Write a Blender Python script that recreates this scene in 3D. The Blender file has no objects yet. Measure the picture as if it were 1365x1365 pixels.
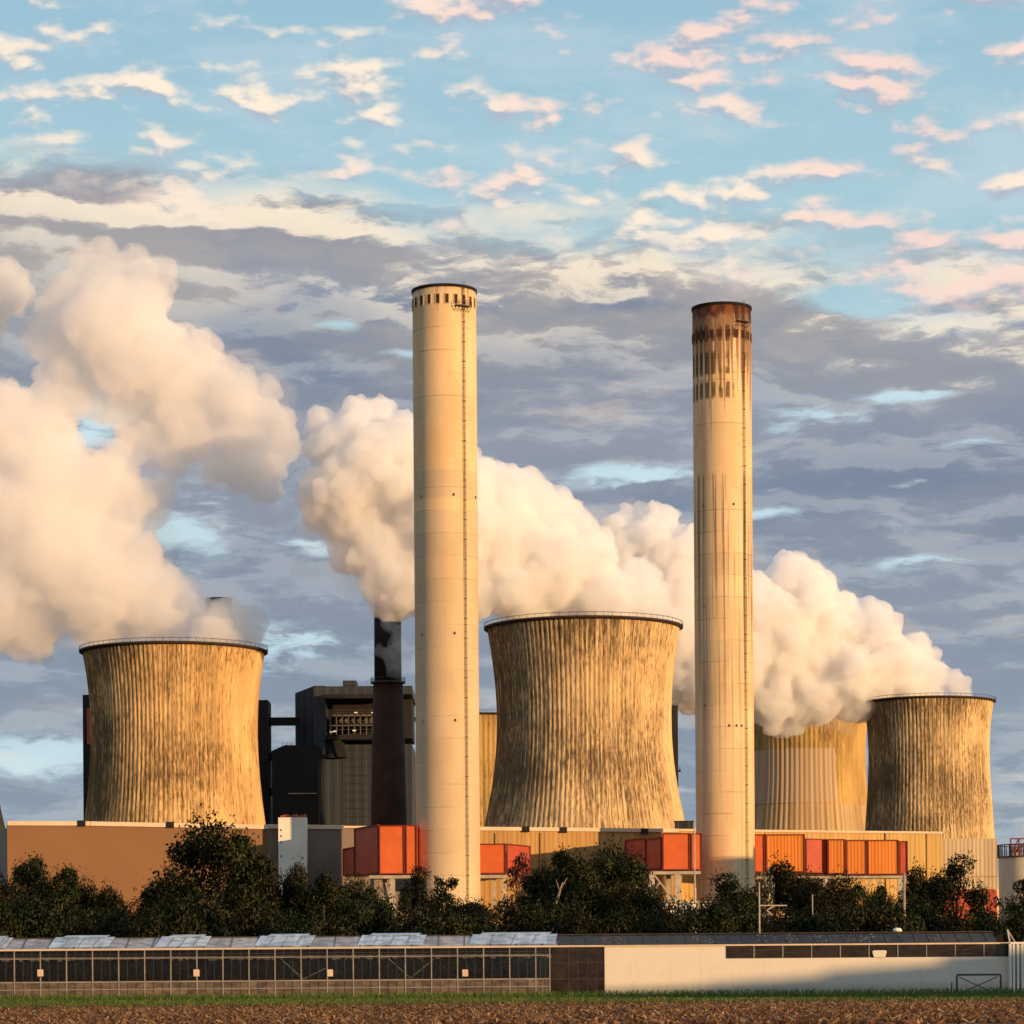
import bpy, bmesh, math, random
import numpy as np
from mathutils import Vector, Matrix

rnd = random.Random(7)
rng = np.random.default_rng(11)
scene = bpy.context.scene
col = scene.collection

# ------------------------------------------------------------------ camera
F = 3900.0            # focal length in photograph pixels (1365 wide)
HX, HY = 682.5, 1304.0
CAMH = 2.5
ROLL = 0.0073
SUN_AZ, SUN_EL = math.radians(49), math.radians(5.0)   # right of the line back to the camera
cs, sn = math.cos(ROLL), math.sin(ROLL)
cd = bpy.data.cameras.new('camera')
cd.sensor_width = 36.0; cd.lens = 36.0 * F / 1365.0
cd.shift_y = (HY - 682.5) / 1365.0
cd.clip_start = 1.0; cd.clip_end = 60000
cam = bpy.data.objects.new('camera', cd); col.objects.link(cam)
cam.matrix_world = Matrix.Translation((0, 0, CAMH)) @ Matrix.Rotation(math.pi/2, 4, 'X') @ Matrix.Rotation(-ROLL, 4, 'Z')
scene.camera = cam

def un(px, py):
    a, b = px - HX, py - HY
    return a*cs - b*sn, a*sn + b*cs
def P(px, py, Y):
    a, b = un(px, py)
    return Vector((a/F*Y, Y, CAMH - b/F*Y))
def X(px, Y, py=1150): return P(px, py, Y).x
def Z(px, py, Y): return P(px, py, Y).z

# ------------------------------------------------------------------ node helpers
class NT:
    def __init__(s, tree): s.t = tree
    def put(s, sock, v):
        if isinstance(v, bpy.types.NodeSocket): s.t.links.new(v, sock)
        elif v is not None:
            if hasattr(sock, 'default_value'):
                try: sock.default_value = v
                except Exception:
                    sock.default_value = (*v, 1.0) if len(v) == 3 else v[:3]
    def n(s, typ, ins=None, **attr):
        nd = s.t.nodes.new(typ)
        for k, v in attr.items(): setattr(nd, k, v)
        for k, v in (ins or {}).items(): s.put(nd.inputs[k], v)
        return nd
    def m(s, op, a, b=None, c=None, clamp=False):
        nd = s.t.nodes.new('ShaderNodeMath'); nd.operation = op; nd.use_clamp = clamp
        for i, v in enumerate((a, b, c)):
            if v is not None: s.put(nd.inputs[i], v)
        return nd.outputs[0]
    def ss(s, lo, hi, x):          # smoothstep with sockets or floats, lo<hi or lo>hi
        nd = s.t.nodes.new('ShaderNodeMapRange'); nd.interpolation_type = 'SMOOTHSTEP'
        if not isinstance(lo, bpy.types.NodeSocket) and lo > hi:
            s.put(nd.inputs[1], hi); s.put(nd.inputs[2], lo); s.put(nd.inputs[3], 1.0); s.put(nd.inputs[4], 0.0)
        else:
            s.put(nd.inputs[1], lo); s.put(nd.inputs[2], hi)
        s.put(nd.inputs[0], x)
        return nd.outputs[0]
    def mix(s, f, a, b, mode='MIX'):
        nd = s.t.nodes.new('ShaderNodeMix'); nd.data_type = 'RGBA'; nd.blend_type = mode
        s.put(nd.inputs[0], f)
        for i, v in ((6, a), (7, b)):
            if isinstance(v, (tuple, list)) and len(v) == 3: v = (*v, 1.0)
            s.put(nd.inputs[i], v)
        return nd.outputs[2]
    def xyz(s, x, y, z=0.0):
        nd = s.t.nodes.new('ShaderNodeCombineXYZ')
        for i, v in enumerate((x, y, z)): s.put(nd.inputs[i], v)
        return nd.outputs[0]
    def noise(s, vec, scale=1.0, detail=4.0, rough=0.5, dist=0.0, lac=2.0):
        nd = s.n('ShaderNodeTexNoise', {'Scale': scale, 'Detail': detail, 'Roughness': rough, 'Distortion': dist, 'Lacunarity': lac})
        if vec is not None: s.put(nd.inputs['Vector'], vec)
        return nd.outputs['Fac']
    def ramp(s, f, stops, interp='LINEAR'):
        nd = s.t.nodes.new('ShaderNodeValToRGB'); nd.color_ramp.interpolation = interp
        e = nd.color_ramp.elements
        while len(e) < len(stops): e.new(0.5)
        for i, (p, c) in enumerate(stops):
            e[i].position = p; e[i].color = (*c, 1.0) if len(c) == 3 else c
        s.put(nd.inputs[0], f)
        return nd.outputs[0]
    def scale(s, colr, k):
        return s.mix(1.0, colr, (k, k, k), 'MULTIPLY')

def new_mat(name):
    m = bpy.data.materials.new(name); m.use_nodes = True
    t = NT(m.node_tree); b = m.node_tree.nodes['Principled BSDF']
    return m, t, b
def geo_pos(t):
    return t.n('ShaderNodeNewGeometry').outputs['Position']
def sep(t, v):
    o = t.n('ShaderNodeSeparateXYZ', {0: v}).outputs
    return o[0], o[1], o[2]

# ------------------------------------------------------------------ object helpers
def tag(o, label=None, cat=None, group=None, kind=None):
    if label: o['label'] = label
    if cat: o['category'] = cat
    if group: o['group'] = group
    if kind: o['kind'] = kind
    return o
def empty(name, loc, label, cat, group=None):
    o = bpy.data.objects.new(name, None); col.objects.link(o); o.location = loc
    o.empty_display_size = 0.5
    return tag(o, label, cat, group)
def link_mesh(name, me, mt, parent=None, smooth=False):
    o = bpy.data.objects.new(name, me); col.objects.link(o)
    if mt is not None: me.materials.append(mt)
    if smooth:
        me.polygons.foreach_set('use_smooth', [True]*len(me.polygons))
    if parent is not None:
        o.parent = parent
        wl = Vector((0, 0, 0)); q = parent
        while q is not None: wl += q.location; q = q.parent
        o.location = -wl        # meshes are written in world coordinates; shift them under their thing
    return o

class MB:
    """collects solid pieces in world coordinates, built as ONE mesh"""
    def __init__(s): s.v = []; s.f = []
    def add(s, vs, fs):
        k = len(s.v); s.v += [tuple(v) for v in vs]; s.f += [tuple(i+k for i in f) for f in fs]; return s
    def box(s, x0, x1, y0, y1, z0, z1):
        return s.prism([(x0, y0), (x1, y0), (x1, y1), (x0, y1)], z0, z1)
    def prism(s, pts, z0, z1):                     # plan polygon (counter-clockwise), vertical extrusion
        n = len(pts)
        a = sum(pts[i][0]*pts[(i+1) % n][1]-pts[(i+1) % n][0]*pts[i][1] for i in range(n))
        if a < 0: pts = pts[::-1]
        z1s = z1 if isinstance(z1, (list, tuple)) else [z1]*n
        vs = [(x, y, z0) for x, y in pts] + [(x, y, z) for (x, y), z in zip(pts, z1s)]
        fs = [tuple(range(n-1, -1, -1)), tuple(range(n, 2*n))] + [(i, (i+1) % n, n+(i+1) % n, n+i) for i in range(n)]
        return s.add(vs, fs)
    def fprism(s, pts, y0, y1):                    # front polygon in (x,z), extruded in depth y0->y1
        n = len(pts)
        a = sum(pts[i][0]*pts[(i+1) % n][1]-pts[(i+1) % n][0]*pts[i][1] for i in range(n))
        if a < 0: pts = pts[::-1]
        vs = [(x, y0, z) for x, z in pts] + [(x, y1, z) for x, z in pts]
        fs = [tuple(range(n)), tuple(range(2*n-1, n-1, -1))] + [(i, n+i, n+(i+1) % n, (i+1) % n) for i in range(n)]
        return s.add(vs, fs)
    def bar(s, a, b, w, d=None):                   # rectangular bar between two points
        a, b = Vector(a), Vector(b); d = d or w; t = (b-a).normalized()
        u = t.cross(Vector((0, 0, 1)))
        if u.length < 1e-3: u = Vector((1, 0, 0))
        u.normalize(); v = t.cross(u)
        vs = []
        for p in (a, b):
            for i, j in ((-1, -1), (1, -1), (1, 1), (-1, 1)): vs.append(p + u*w/2*i + v*d/2*j)
        return s.add(vs, [(3, 2, 1, 0), (4, 5, 6, 7), (0, 1, 5, 4), (1, 2, 6, 5), (2, 3, 7, 6), (3, 0, 4, 7)])
    def tube(s, pts, rs, seg=8):                   # tapered tube along a polyline
        pts = [Vector(p) for p in pts]; vs = []; n = len(pts)
        for i, p in enumerate(pts):
            t = (pts[min(i+1, n-1)] - pts[max(i-1, 0)]).normalized()
            u = t.cross(Vector((0.3, 1, 0.1))).normalized(); v = t.cross(u)
            for k in range(seg):
                a = 2*math.pi*k/seg
                vs.append(p + (u*math.cos(a) + v*math.sin(a))*rs[i])
        fs = [(i*seg+k, i*seg+(k+1) % seg, (i+1)*seg+(k+1) % seg, (i+1)*seg+k) for i in range(n-1) for k in range(seg)]
        fs += [tuple(range(seg-1, -1, -1)), tuple((n-1)*seg+k for k in range(seg))]
        return s.add(vs, fs)
    def lathe(s, cx, cy, prof, seg=64, wob=None):  # closed profile of (r, z)
        n = len(prof); vs = []
        for r, z in prof:
            for k in range(seg):
                a = 2*math.pi*k/seg
                vs.append((cx + r*math.sin(a), cy - r*math.cos(a), z))
        fs = []
        for i in range(n):
            j = (i+1) % n
            for k in range(seg):
                q = (k+1) % seg
                fs.append((i*seg+k, i*seg+q, j*seg+q, j*seg+k))
        return s.add(vs, fs)
    def build(s, name, mt, parent=None, smooth=False, bevel=0):
        me = bpy.data.meshes.new(name); me.from_pydata(s.v, [], s.f); me.update()
        bm = bmesh.new(); bm.from_mesh(me)
        bmesh.ops.recalc_face_normals(bm, faces=bm.faces)
        bm.to_mesh(me); bm.free()
        o = link_mesh(name, me, mt, parent, smooth)
        if bevel:
            md = o.modifiers.new('bevel', 'BEVEL'); md.width = bevel; md.segments = 2; md.limit_method = 'ANGLE'
        return o

def fast_mesh(name, verts, faces_n, k):
    """numpy quads/tris mesh: verts (N,3), faces are consecutive groups of k verts"""
    me = bpy.data.meshes.new(name)
    n = len(verts); me.vertices.add(n); me.vertices.foreach_set('co', verts.astype(np.float32).ravel())
    me.loops.add(n); me.loops.foreach_set('vertex_index', np.arange(n, dtype=np.int32))
    me.polygons.add(n//k)
    me.polygons.foreach_set('loop_start', np.arange(0, n, k, dtype=np.int32))
    me.polygons.foreach_set('loop_total', np.full(n//k, k, dtype=np.int32))
    me.update(calc_edges=True)
    return me
# ------------------------------------------------------------------ sun and sky
sd = bpy.data.lights.new('sun', 'SUN'); sd.energy = 5.0; sd.angle = math.radians(0.6); sd.color = (1.0, 0.605, 0.275)
sun = bpy.data.objects.new('sun', sd); col.objects.link(sun)
sv = Vector((math.sin(SUN_AZ)*math.cos(SUN_EL), -math.cos(SUN_AZ)*math.cos(SUN_EL), math.sin(SUN_EL)))
sun.rotation_euler = sv.to_track_quat('Z', 'Y').to_euler()
sun.location = (200, -200, 60)

w = bpy.data.worlds.new('World'); scene.world = w; w.use_nodes = True
t = NT(w.node_tree); w.node_tree.nodes.clear()
gen = t.n('ShaderNodeTexCoord').outputs['Generated']
gx, gy, gz = sep(t, gen)
rr = t.m('SQRT', t.m('ADD', t.m('MULTIPLY', gx, gx), t.m('ADD', t.m('MULTIPLY', gy, gy), 1e-6)))
el = t.m('DIVIDE', gz, rr)
az = t.m('ARCTAN2', gx, gy)
U = t.m('MULTIPLY', az, 3.9)
V = t.m('MINIMUM', t.m('MULTIPLY', el, 3.9), 6.0)
sky = t.n('ShaderNodeTexSky', sky_type='NISHITA', sun_disc=False, sun_elevation=SUN_EL,
          sun_rotation=math.pi - SUN_AZ, air_density=1.0, dust_density=0.6, ozone_density=3.0).outputs[0]
nish = t.scale(sky, 0.10)
# clear sky between the clouds
clear = t.ramp(t.m('DIVIDE', V, 2.0), [(0.0, (.42, .50, .54)), (0.22, (.34, .48, .56)), (0.42, (.38, .59, .67)),
                                      (0.52, (.41, .62, .70)), (0.66, (.33, .54, .67)), (1.0, (.20, .40, .60))])
clear = t.mix(0.15, clear, nish)
# gentle warp so edges curl
wa = t.noise(t.xyz(t.m('MULTIPLY', U, 7.0), t.m('MULTIPLY', V, 12.0), 3.3), 1.0, 4, 0.6)
wb = t.noise(t.xyz(t.m('MULTIPLY', U, 7.0), t.m('MULTIPLY', V, 12.0), 9.1), 1.0, 4, 0.6)
Uw = t.m('ADD', U, t.m('MULTIPLY', t.m('SUBTRACT', wa, 0.5), 0.09))
Vw = t.m('ADD', V, t.m('MULTIPLY', t.m('SUBTRACT', wb, 0.5), 0.045))
def field(su, sv, ou, ov, w_, det, rough, du=0.0, dv=0.0, warped=True):
    a_, b_ = (Uw, Vw) if warped else (U, V)
    return t.noise(t.xyz(t.m('MULTIPLY_ADD', a_, su, ou+du*su), t.m('MULTIPLY_ADD', b_, sv, ov+dv*sv), w_), 1.0, det, rough)
# ---- layer of stratus, its upper edge sinking to the right
Vb = t.m('MULTIPLY_ADD', U, -0.15, 0.985)
Vb = t.m('ADD', Vb, t.m('MULTIPLY', t.m('SUBTRACT', field(2.6, 3.0, 3.1, .2, 1.0, 4, .55), .5), 0.22))
rel = t.m('SUBTRACT', V, Vb)                       # >0 above the bank
big_s = field(1.5, 6.5, 4.0, 1.7, .4, 7, .58)
fine_s = field(3.6, 15.0, 1.0, 6.7, 2.4, 6, .6)
s0 = t.m('ADD', t.m('MULTIPLY', big_s, .65), t.m('MULTIPLY', fine_s, .35))
e0 = field(3.2, 11.0, 8.0, 2.7, 5.4, 7, .6); e1 = field(3.2, 11.0, 8.0, 2.7, 5.4, 7, .6, .010, .020)
shade = t.m('SUBTRACT', e0, e1)
cov = t.m('MULTIPLY_ADD', t.ss(0.16, -0.13, rel), 0.50, -0.24)
def spot(px, py, rx, ry):                          # soft patch of sky round a direction
    a_ = t.m('DIVIDE', t.m('SUBTRACT', Uw, (px-682)/1000), rx/1000); b_ = t.m('DIVIDE', t.m('SUBTRACT', Vw, (1304-py)/1000), ry/1000)
    return t.m('POWER', 2.718, t.m('MULTIPLY', t.m('ADD', t.m('MULTIPLY', a_, a_), t.m('MULTIPLY', b_, b_)), -1.0))
def spots_(lst):
    o = None
    for e in lst: o = spot(*e) if o is None else t.m('ADD', o, spot(*e))
    return o
gaps = spots_([(455, 432, 60, 20), (1085, 570, 75, 34), (850, 640, 110, 26), (250, 690, 80, 60), (1300, 605, 60, 14), (1160, 655, 100, 11), (1250, 762, 70, 12), (1130, 815, 40, 16), (330, 870, 90, 45), (1150, 410, 70, 22), (1010, 690, 90, 12), (420, 730, 60, 26), (60, 640, 60, 60), (130, 560, 60, 40), (560, 470, 60, 10), (1220, 540, 60, 8), (960, 930, 60, 40), (60, 1000, 140, 30), (420, 850, 70, 30)])
fil = field(6.0, 24.0, 7.7, 2.2, 5.0, 6, .62)
gapz = t.m('MULTIPLY', gaps, t.m('MULTIPLY_ADD', t.ss(0.30, 0.66, fil), 0.46, .0))
lowz = t.m('MULTIPLY', t.ss(0.45, 0.15, V), 0.13)
dens = t.m('SUBTRACT', t.m('SUBTRACT', t.m('ADD', s0, cov), gapz), lowz)
ma = t.ss(0.37, 0.64, dens)
tone = field(1.2, 6.0, 1.0, .3, 2.0, 6, .55)
grey = t.mix(t.ss(0.36, 0.64, tone), (.205, .262, .345), (.350, .382, .438))
grey = t.mix(t.ss(0.70, 0.25, V), grey, (.30, .375, .44))
cream = t.m('MULTIPLY', t.ss(-0.26, -0.04, t.m('MULTIPLY_ADD', U, -.12, rel)), t.ss(0.34, 0.56, field(2.4, 8.0, 2.0, 5.0, 8.0, 6, .55)))
grey = t.mix(t.m('MULTIPLY', cream, 0.85), grey, (.60, .52, .43))
lit = t.ss(-0.055, 0.10, shade)
bank = t.m('MULTIPLY', spots_([(60, 225, 210, 60), (300, 262, 220, 55), (500, 300, 130, 38), (690, 330, 120, 30)]), t.ss(.40, .56, dens), clamp=True)
grey = t.mix(t.m('MULTIPLY', bank, .85), grey, t.mix(t.ss(-.05, .06, t.m('ADD', shade, t.m('MULTIPLY', rel, .25))), (.40, .38, .39), (.86, .73, .56)))
dk = t.mix(t.m('SUBTRACT', 1.0, lit), grey, (.15, .18, .26))
dk = t.mix(0.45, grey, dk)
litc = t.mix(t.ss(-0.20, -0.02, rel), (.40, .42, .46), (.86, .74, .58))
scol = t.mix(t.m('MULTIPLY', t.ss(0.35, 0.95, lit), t.m('MULTIPLY_ADD', t.ss(-.22, -.02, rel), .45, .40)), dk, litc)
# thin tops catch the low sun
thin = t.m('MULTIPLY', t.m('MULTIPLY', t.ss(0.72, 0.48, dens), t.ss(-.20, 0.02, rel)), t.ss(-.06, .05, shade))
scol = t.mix(t.m('MULTIPLY', thin, .5), scol, (.92, .80, .64))
gap_c = t.mix(t.m('MULTIPLY', t.ss(.93, .80, V), .8), clear, t.mix(field(5, 16, 2, 3, 7, 5, .6), (.36, .52, .62), (.74, .88, .90)))
sky1 = t.mix(ma, gap_c, scol)
# pale bars of cream low in the sky
lowb = t.m('MULTIPLY', t.ss(.42, .30, V), t.ss(.52, .66, field(1.8, 13.0, 3.0, 1.0, 6.0, 5, .55)))
sky1 = t.mix(t.m('MULTIPLY', lowb, .65), sky1, (.74, .70, .60))
# warm wisps inside the overcast
ww = t.m('MULTIPLY', t.ss(.58, .68, field(1.6, 10.0, 9.0, 4.0, 3.0, 6, .6)), t.m('MULTIPLY', t.ss(.30, .45, V), t.ss(-.02, -.2, rel)))
sky1 = t.mix(t.m('MULTIPLY', ww, .50), sky1, (.66, .55, .47))
# ---- fair-weather puffs in the upper sky
Uo, Vo = Uw, Vw
Uw = t.m('ADD', t.m('MULTIPLY', U, .75), t.m('MULTIPLY', Uo, .25)); Vw = t.m('ADD', t.m('MULTIPLY', V, .75), t.m('MULTIPLY', Vo, .25))
p0 = field(10.5, 20.0, 15.0, 3.0, 1.5, 4, .48); p1 = field(10.5, 20.0, 15.0, 3.0, 1.5, 4, .48, .007, .012)
pres = field(3.0, 6.5, 2.5, 8.0, 4.0, 2, .5)
pthr = t.m('ADD', p0, t.m('MULTIPLY_ADD', t.m('SUBTRACT', pres, 0.5), 0.26, .022))
pm = t.m('MULTIPLY', t.ss(0.49, 0.67, pthr), t.ss(-0.06, 0.04, rel))
plit = t.ss(-0.07, 0.06, t.m('SUBTRACT', p0, p1))
pc = t.mix(plit, (.40, .45, .54), t.mix(t.ss(0.40, 0.58, field(1.4, 3.0, 5.0, 1.0, 2.0, 2, .5)), (.90, .66, .58), (.96, .80, .64)))
veil = t.m('MULTIPLY', t.ss(.46, .62, field(2.6, 7.0, 1.0, 2.0, 9.0, 6, .6)), .28)
sky1 = t.mix(t.m('MULTIPLY', veil, t.ss(-.02, .08, rel)), sky1, (.62, .68, .72))
skyc = t.mix(t.m('MULTIPLY', pm, 0.92), sky1, pc)
bg = t.n('ShaderNodeBackground', {'Color': skyc, 'Strength': 1.0})
outw = t.n('ShaderNodeOutputWorld'); w.node_tree.links.new(bg.outputs[0], outw.inputs['Surface'])

vs_ = scene.view_settings
vs_.view_transform = 'Standard'; vs_.look = 'None'; vs_.gamma = 1.0; vs_.exposure = 0.14; vs_.use_curve_mapping = False
cy = scene.cycles
try: w.cycles.sampling_method = 'MANUAL'; w.cycles.sample_map_resolution = 512
except Exception: pass
cy.use_denoising = True
try: cy.denoiser = 'OPENIMAGEDENOISE'; cy.denoising_input_passes = 'RGB_ALBEDO_NORMAL'
except Exception: pass
cy.max_bounces = 20; cy.diffuse_bounces = 3; cy.glossy_bounces = 3; cy.transmission_bounces = 6
cy.transparent_max_bounces = 12; cy.volume_bounces = 18
cy.sample_clamp_indirect = 6.0; cy.caustics_reflective = False; cy.caustics_refractive = False
cy.use_adaptive_sampling = True; cy.adaptive_threshold = 0.02
# ------------------------------------------------------------------ materials
def plain(name, colr, rough=0.7, metal=0.0, var=0.15, nscale=0.3, spec=0.3):
    m, t, b = new_mat(name)
    n = t.noise(geo_pos(t), nscale, 6, 0.6)
    k = t.ss(0.3, 0.7, n)
    c = t.mix(k, tuple(x*(1-var) for x in colr), tuple(min(1, x*(1+var)) for x in colr))
    t.put(b.inputs['Base Color'], c); t.put(b.inputs['Roughness'], rough); t.put(b.inputs['Metallic'], metal)
    t.put(b.inputs['Specular IOR Level'], spec)
    return m
def uvs(t):
    o = t.n('ShaderNodeUVMap').outputs[0]
    a = t.n('ShaderNodeSeparateXYZ', {0: o}).outputs
    return a[0], a[1]
def tower_mat(name, basec, stain_shade, amount, zt, seed, patch=None, skirt=None, grid=None):
    """ribbed concrete shell; u = turns round the axis, v = metres above ground"""
    m, t, b = new_mat(name)
    u, v = uvs(t)
    uu = t.m('MULTIPLY', u, 360.0)
    base = t.noise(t.xyz(t.m('MULTIPLY', uu, 0.05), t.m('MULTIPLY', v, 0.03), seed), 1.0, 5, 0.6)
    c = t.mix(t.ss(0.3, 0.7, base), tuple(x*.70 for x in basec), tuple(min(1, x*1.2) for x in basec))
    # pour marks: streaks that run down each rib bay, and per-bay tint
    bay = t.n('ShaderNodeTexWhiteNoise', {'W': t.m('ADD', t.m('FLOOR', t.m('MULTIPLY', u, 180.0)), seed)}, noise_dimensions='1D').outputs[0]
    c = t.mix(t.m('MULTIPLY', bay, 0.30), c, tuple(x*.40 for x in basec))
    st = t.noise(t.xyz(t.m('MULTIPLY', uu, 1.25), t.m('MULTIPLY', v, 0.040), seed+2), 1.0, 6, 0.65)
    sp = t.noise(t.xyz(t.m('MULTIPLY', uu, 0.9), t.m('MULTIPLY', v, 0.32), seed+5), 1.0, 6, 0.72)
    mid = t.noise(t.xyz(t.m('MULTIPLY', uu, 0.030), t.m('MULTIPLY', v, 0.05), seed+9), 1.0, 3, 0.5)
    h = t.m('DIVIDE', v, zt)
    topz = t.m('MULTIPLY', t.ss(0.80, 1.0, h), 0.10)
    wz = t.m('ADD', t.m('MULTIPLY', t.m('MULTIPLY', t.ss(0.30, 0.60, h), t.ss(1.0, 0.62, h)), 0.09), topz)
    k = t.m('ADD', t.m('ADD', t.m('MULTIPLY', st, 0.45), t.m('MULTIPLY', sp, 0.55)), t.m('ADD', wz, t.m('ADD', t.m('SUBTRACT', t.m('MULTIPLY', t.ss(-.03, -.22, u), .08), t.m('MULTIPLY', t.ss(.04, .22, u), .07)), t.m('MULTIPLY', t.m('SUBTRACT', mid, 0.5), 0.26))))  # u terms put left-side shade and right-side sunlight into the streak amount
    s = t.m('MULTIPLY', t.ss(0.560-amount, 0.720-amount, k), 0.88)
    c = t.mix(s, c, stain_shade)
    # white efflorescence drips
    ef = t.noise(t.xyz(t.m('MULTIPLY', uu, 0.9), t.m('MULTIPLY', v, 0.06), seed+20), 1.0, 5, 0.6)
    c = t.mix(t.m('MULTIPLY', t.ss(0.55, 0.68, ef), 0.55), c, tuple(min(.85, x*1.5) for x in basec))
    if grid:                                       # formwork lifts showing as level lines
        gl = t.m('FRACT', t.m('MULTIPLY', v, 0.42))
        g = t.m('MULTIPLY', t.m('MULTIPLY', t.ss(0.80, 0.90, gl), t.ss(grid+0.12, grid-0.1, h)), t.ss(0.4, 0.55, t.noise(t.xyz(t.m('MULTIPLY', uu, .08), t.m('MULTIPLY', v, .2), seed+30), 1, 3)))
        c = t.mix(t.m('MULTIPLY', g, 0.6), c, stain_shade)
    if patch:                                      # repainted panel u0,u1,v0,v1
        u0, u1, v0, v1 = patch
        def win(x, a, q, e): return t.m('MULTIPLY', t.ss(a, a+e, x), t.ss(q, q-e, x))
        pk = t.m('MULTIPLY', win(u, u0, u1, .002), win(v, v0, v1, .4))
        c = t.mix(t.m('MULTIPLY', pk, 0.85), c, t.mix(bay, (.50, .37, .24), (.38, .27, .17)))
    if skirt:
        sk = t.ss(skirt+.3, skirt-.3, v)
        c = t.mix(t.m('MULTIPLY', sk, 0.8), c, t.mix(bay, (.56, .40, .22), (.34, .22, .11)))
    t.put(b.inputs['Base Color'], c); t.put(b.inputs['Roughness'], 0.9); t.put(b.inputs['Specular IOR Level'], 0.15)
    bp = t.n('ShaderNodeBump', {'Strength': 0.3, 'Distance': 0.2, 'Height': sp})
    t.put(b.inputs['Normal'], bp.outputs[0])
    return m
def chimney_mat(name, sooty):
    m, t, b = new_mat(name)
    u, v = uvs(t); uu = t.m('MULTIPLY', u, 360.0)
    base = t.noise(t.xyz(t.m('MULTIPLY', uu, 0.02), t.m('MULTIPLY', v, 0.06), 1.0 + sooty*7), 1.0, 6, 0.6)
    c = t.mix(t.ss(0.35, 0.65, base), (.71, .48, .25), (.80, .57, .33))
    # lifts of concrete, each a touch different, with a fine joint
    lift = t.n('ShaderNodeTexWhiteNoise', {'W': t.m('FLOOR', t.m('DIVIDE', v, 5.2))}, noise_dimensions='1D').outputs[0]
    c = t.mix(t.m('MULTIPLY', lift, 0.26), c, (.42, .33, .20))
    jn = t.m('FRACT', t.m('DIVIDE', v, 5.2))
    jj = t.m('MULTIPLY', t.ss(0.955, 0.985, jn), t.ss(0.45, 0.62, t.noise(t.xyz(t.m('MULTIPLY', uu, .02), t.m('MULTIPLY', v, .19), 4.4), 1, 3)))
    c = t.mix(t.m('MULTIPLY', jj, 0.65), c, (.20, .14, .08))
    fj = t.m('MULTIPLY', t.ss(0.90, 0.97, t.m('FRACT', t.m('DIVIDE', v, 1.3))), 0.10)
    c = t.mix(fj, c, (.2, .15, .1))
    bay = t.ss(0.93, 0.98, t.m('FRACT', t.m('MULTIPLY', u, 36)))
    c = t.mix(t.m('MULTIPLY', bay, 0.10), c, (.2, .15, .1))
    stn = t.noise(t.xyz(t.m('MULTIPLY', uu, 0.16), t.m('MULTIPLY', v, 0.012), 2.0), 1.0, 5, 0.65)
    if sooty:
        # long grey-brown runs below 122 m, rusty crown with dripping soot panels
        runs = t.m('MULTIPLY', t.m('MULTIPLY', t.ss(0.50, 0.60, stn), t.ss(124.0, 122.0, v)), t.ss(40.0, 110.0, v))
        c = t.mix(t.m('MULTIPLY', runs, 0.88), c, (.13, .095, .07))
        lowr = t.m('MULTIPLY', t.ss(0.50, 0.62, stn), t.ss(122, 110, v))
        c = t.mix(t.m('MULTIPLY', lowr, 0.28), c, (.22, .16, .10))
        drip = t.noise(t.xyz(t.m('MULTIPLY', uu, 0.17), t.m('MULTIPLY', v, 0.025), 7.0), 1.0, 5, 0.6)
        dz = t.m('SUBTRACT', drip, t.m('MULTIPLY', t.m('SUBTRACT', 163.0, v), 0.0125))
        c = t.mix(t.m('MULTIPLY', t.ss(0.26, 0.40, dz), 0.8), c, (.15, .062, .03))
        bx = t.m('MULTIPLY', t.ss(0.12, 0.2, t.m('FRACT', t.m('MULTIPLY', u, 26))), t.ss(0.88, 0.7, t.m('FRACT', t.m('MULTIPLY', u, 26))))
        rows = t.m('ADD', t.m('ADD', t.m('MULTIPLY', t.ss(146.5, 147.2, v), t.ss(153.0, 151.5, v)), t.m('MULTIPLY', t.ss(140.5, 141.5, v), t.ss(145.4, 144.6, v))), t.m('MULTIPLY', t.ss(154.4, 155, v), t.ss(159, 158, v)))
        blot = t.noise(t.xyz(t.m('MULTIPLY', uu, 0.05), t.m('MULTIPLY', v, 0.13), 12.0), 1.0, 4, 0.6)
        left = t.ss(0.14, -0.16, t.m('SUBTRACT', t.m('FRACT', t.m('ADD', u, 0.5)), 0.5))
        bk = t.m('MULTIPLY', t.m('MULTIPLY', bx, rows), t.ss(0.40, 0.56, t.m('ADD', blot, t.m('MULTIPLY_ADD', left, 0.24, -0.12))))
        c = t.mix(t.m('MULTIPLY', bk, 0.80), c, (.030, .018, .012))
        cr = t.noise(t.xyz(t.m('MULTIPLY', uu, 0.09), t.m('MULTIPLY', v, 0.25), 17.0), 1.0, 5, 0.65)
        crown = t.ss(159.6, 161.4, t.m('ADD', v, t.m('MULTIPLY', t.m('SUBTRACT', cr, 0.5), 9.0)))
        c = t.mix(t.m('MULTIPLY', crown, 0.95), c, t.mix(t.ss(0.4, 0.6, blot), (.035, .017, .011), (.20, .055, .02)))
    else:
        band = t.m('MULTIPLY', t.ss(111.6, 112.2, v), t.ss(118.6, 118.0, v))
        low = t.ss(109.2, 108.7, v)
        c = t.mix(t.m('MULTIPLY', t.m('MAXIMUM', band, low), 0.40), c, (.44, .36, .25))
        c = t.mix(t.m('MULTIPLY', t.ss(0.56, 0.7, stn), 0.22), c, (.30, .22, .13))
        cr = t.noise(t.xyz(t.m('MULTIPLY', uu, 0.15), t.m('MULTIPLY', v, 0.06), 17.0), 1.0, 5, 0.65)
        c = t.mix(t.m('MULTIPLY', t.ss(0.44, 0.66, t.m('SUBTRACT', cr, t.m('MULTIPLY', t.m('SUBTRACT', 161.7, v), 0.018))), 0.75), c, (.20, .075, .035))
    # damp grey foot
    t.put(b.inputs['Base Color'], c); t.put(b.inputs['Roughness'], 0.85); t.put(b.inputs['Specular IOR Level'], 0.2)
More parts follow.
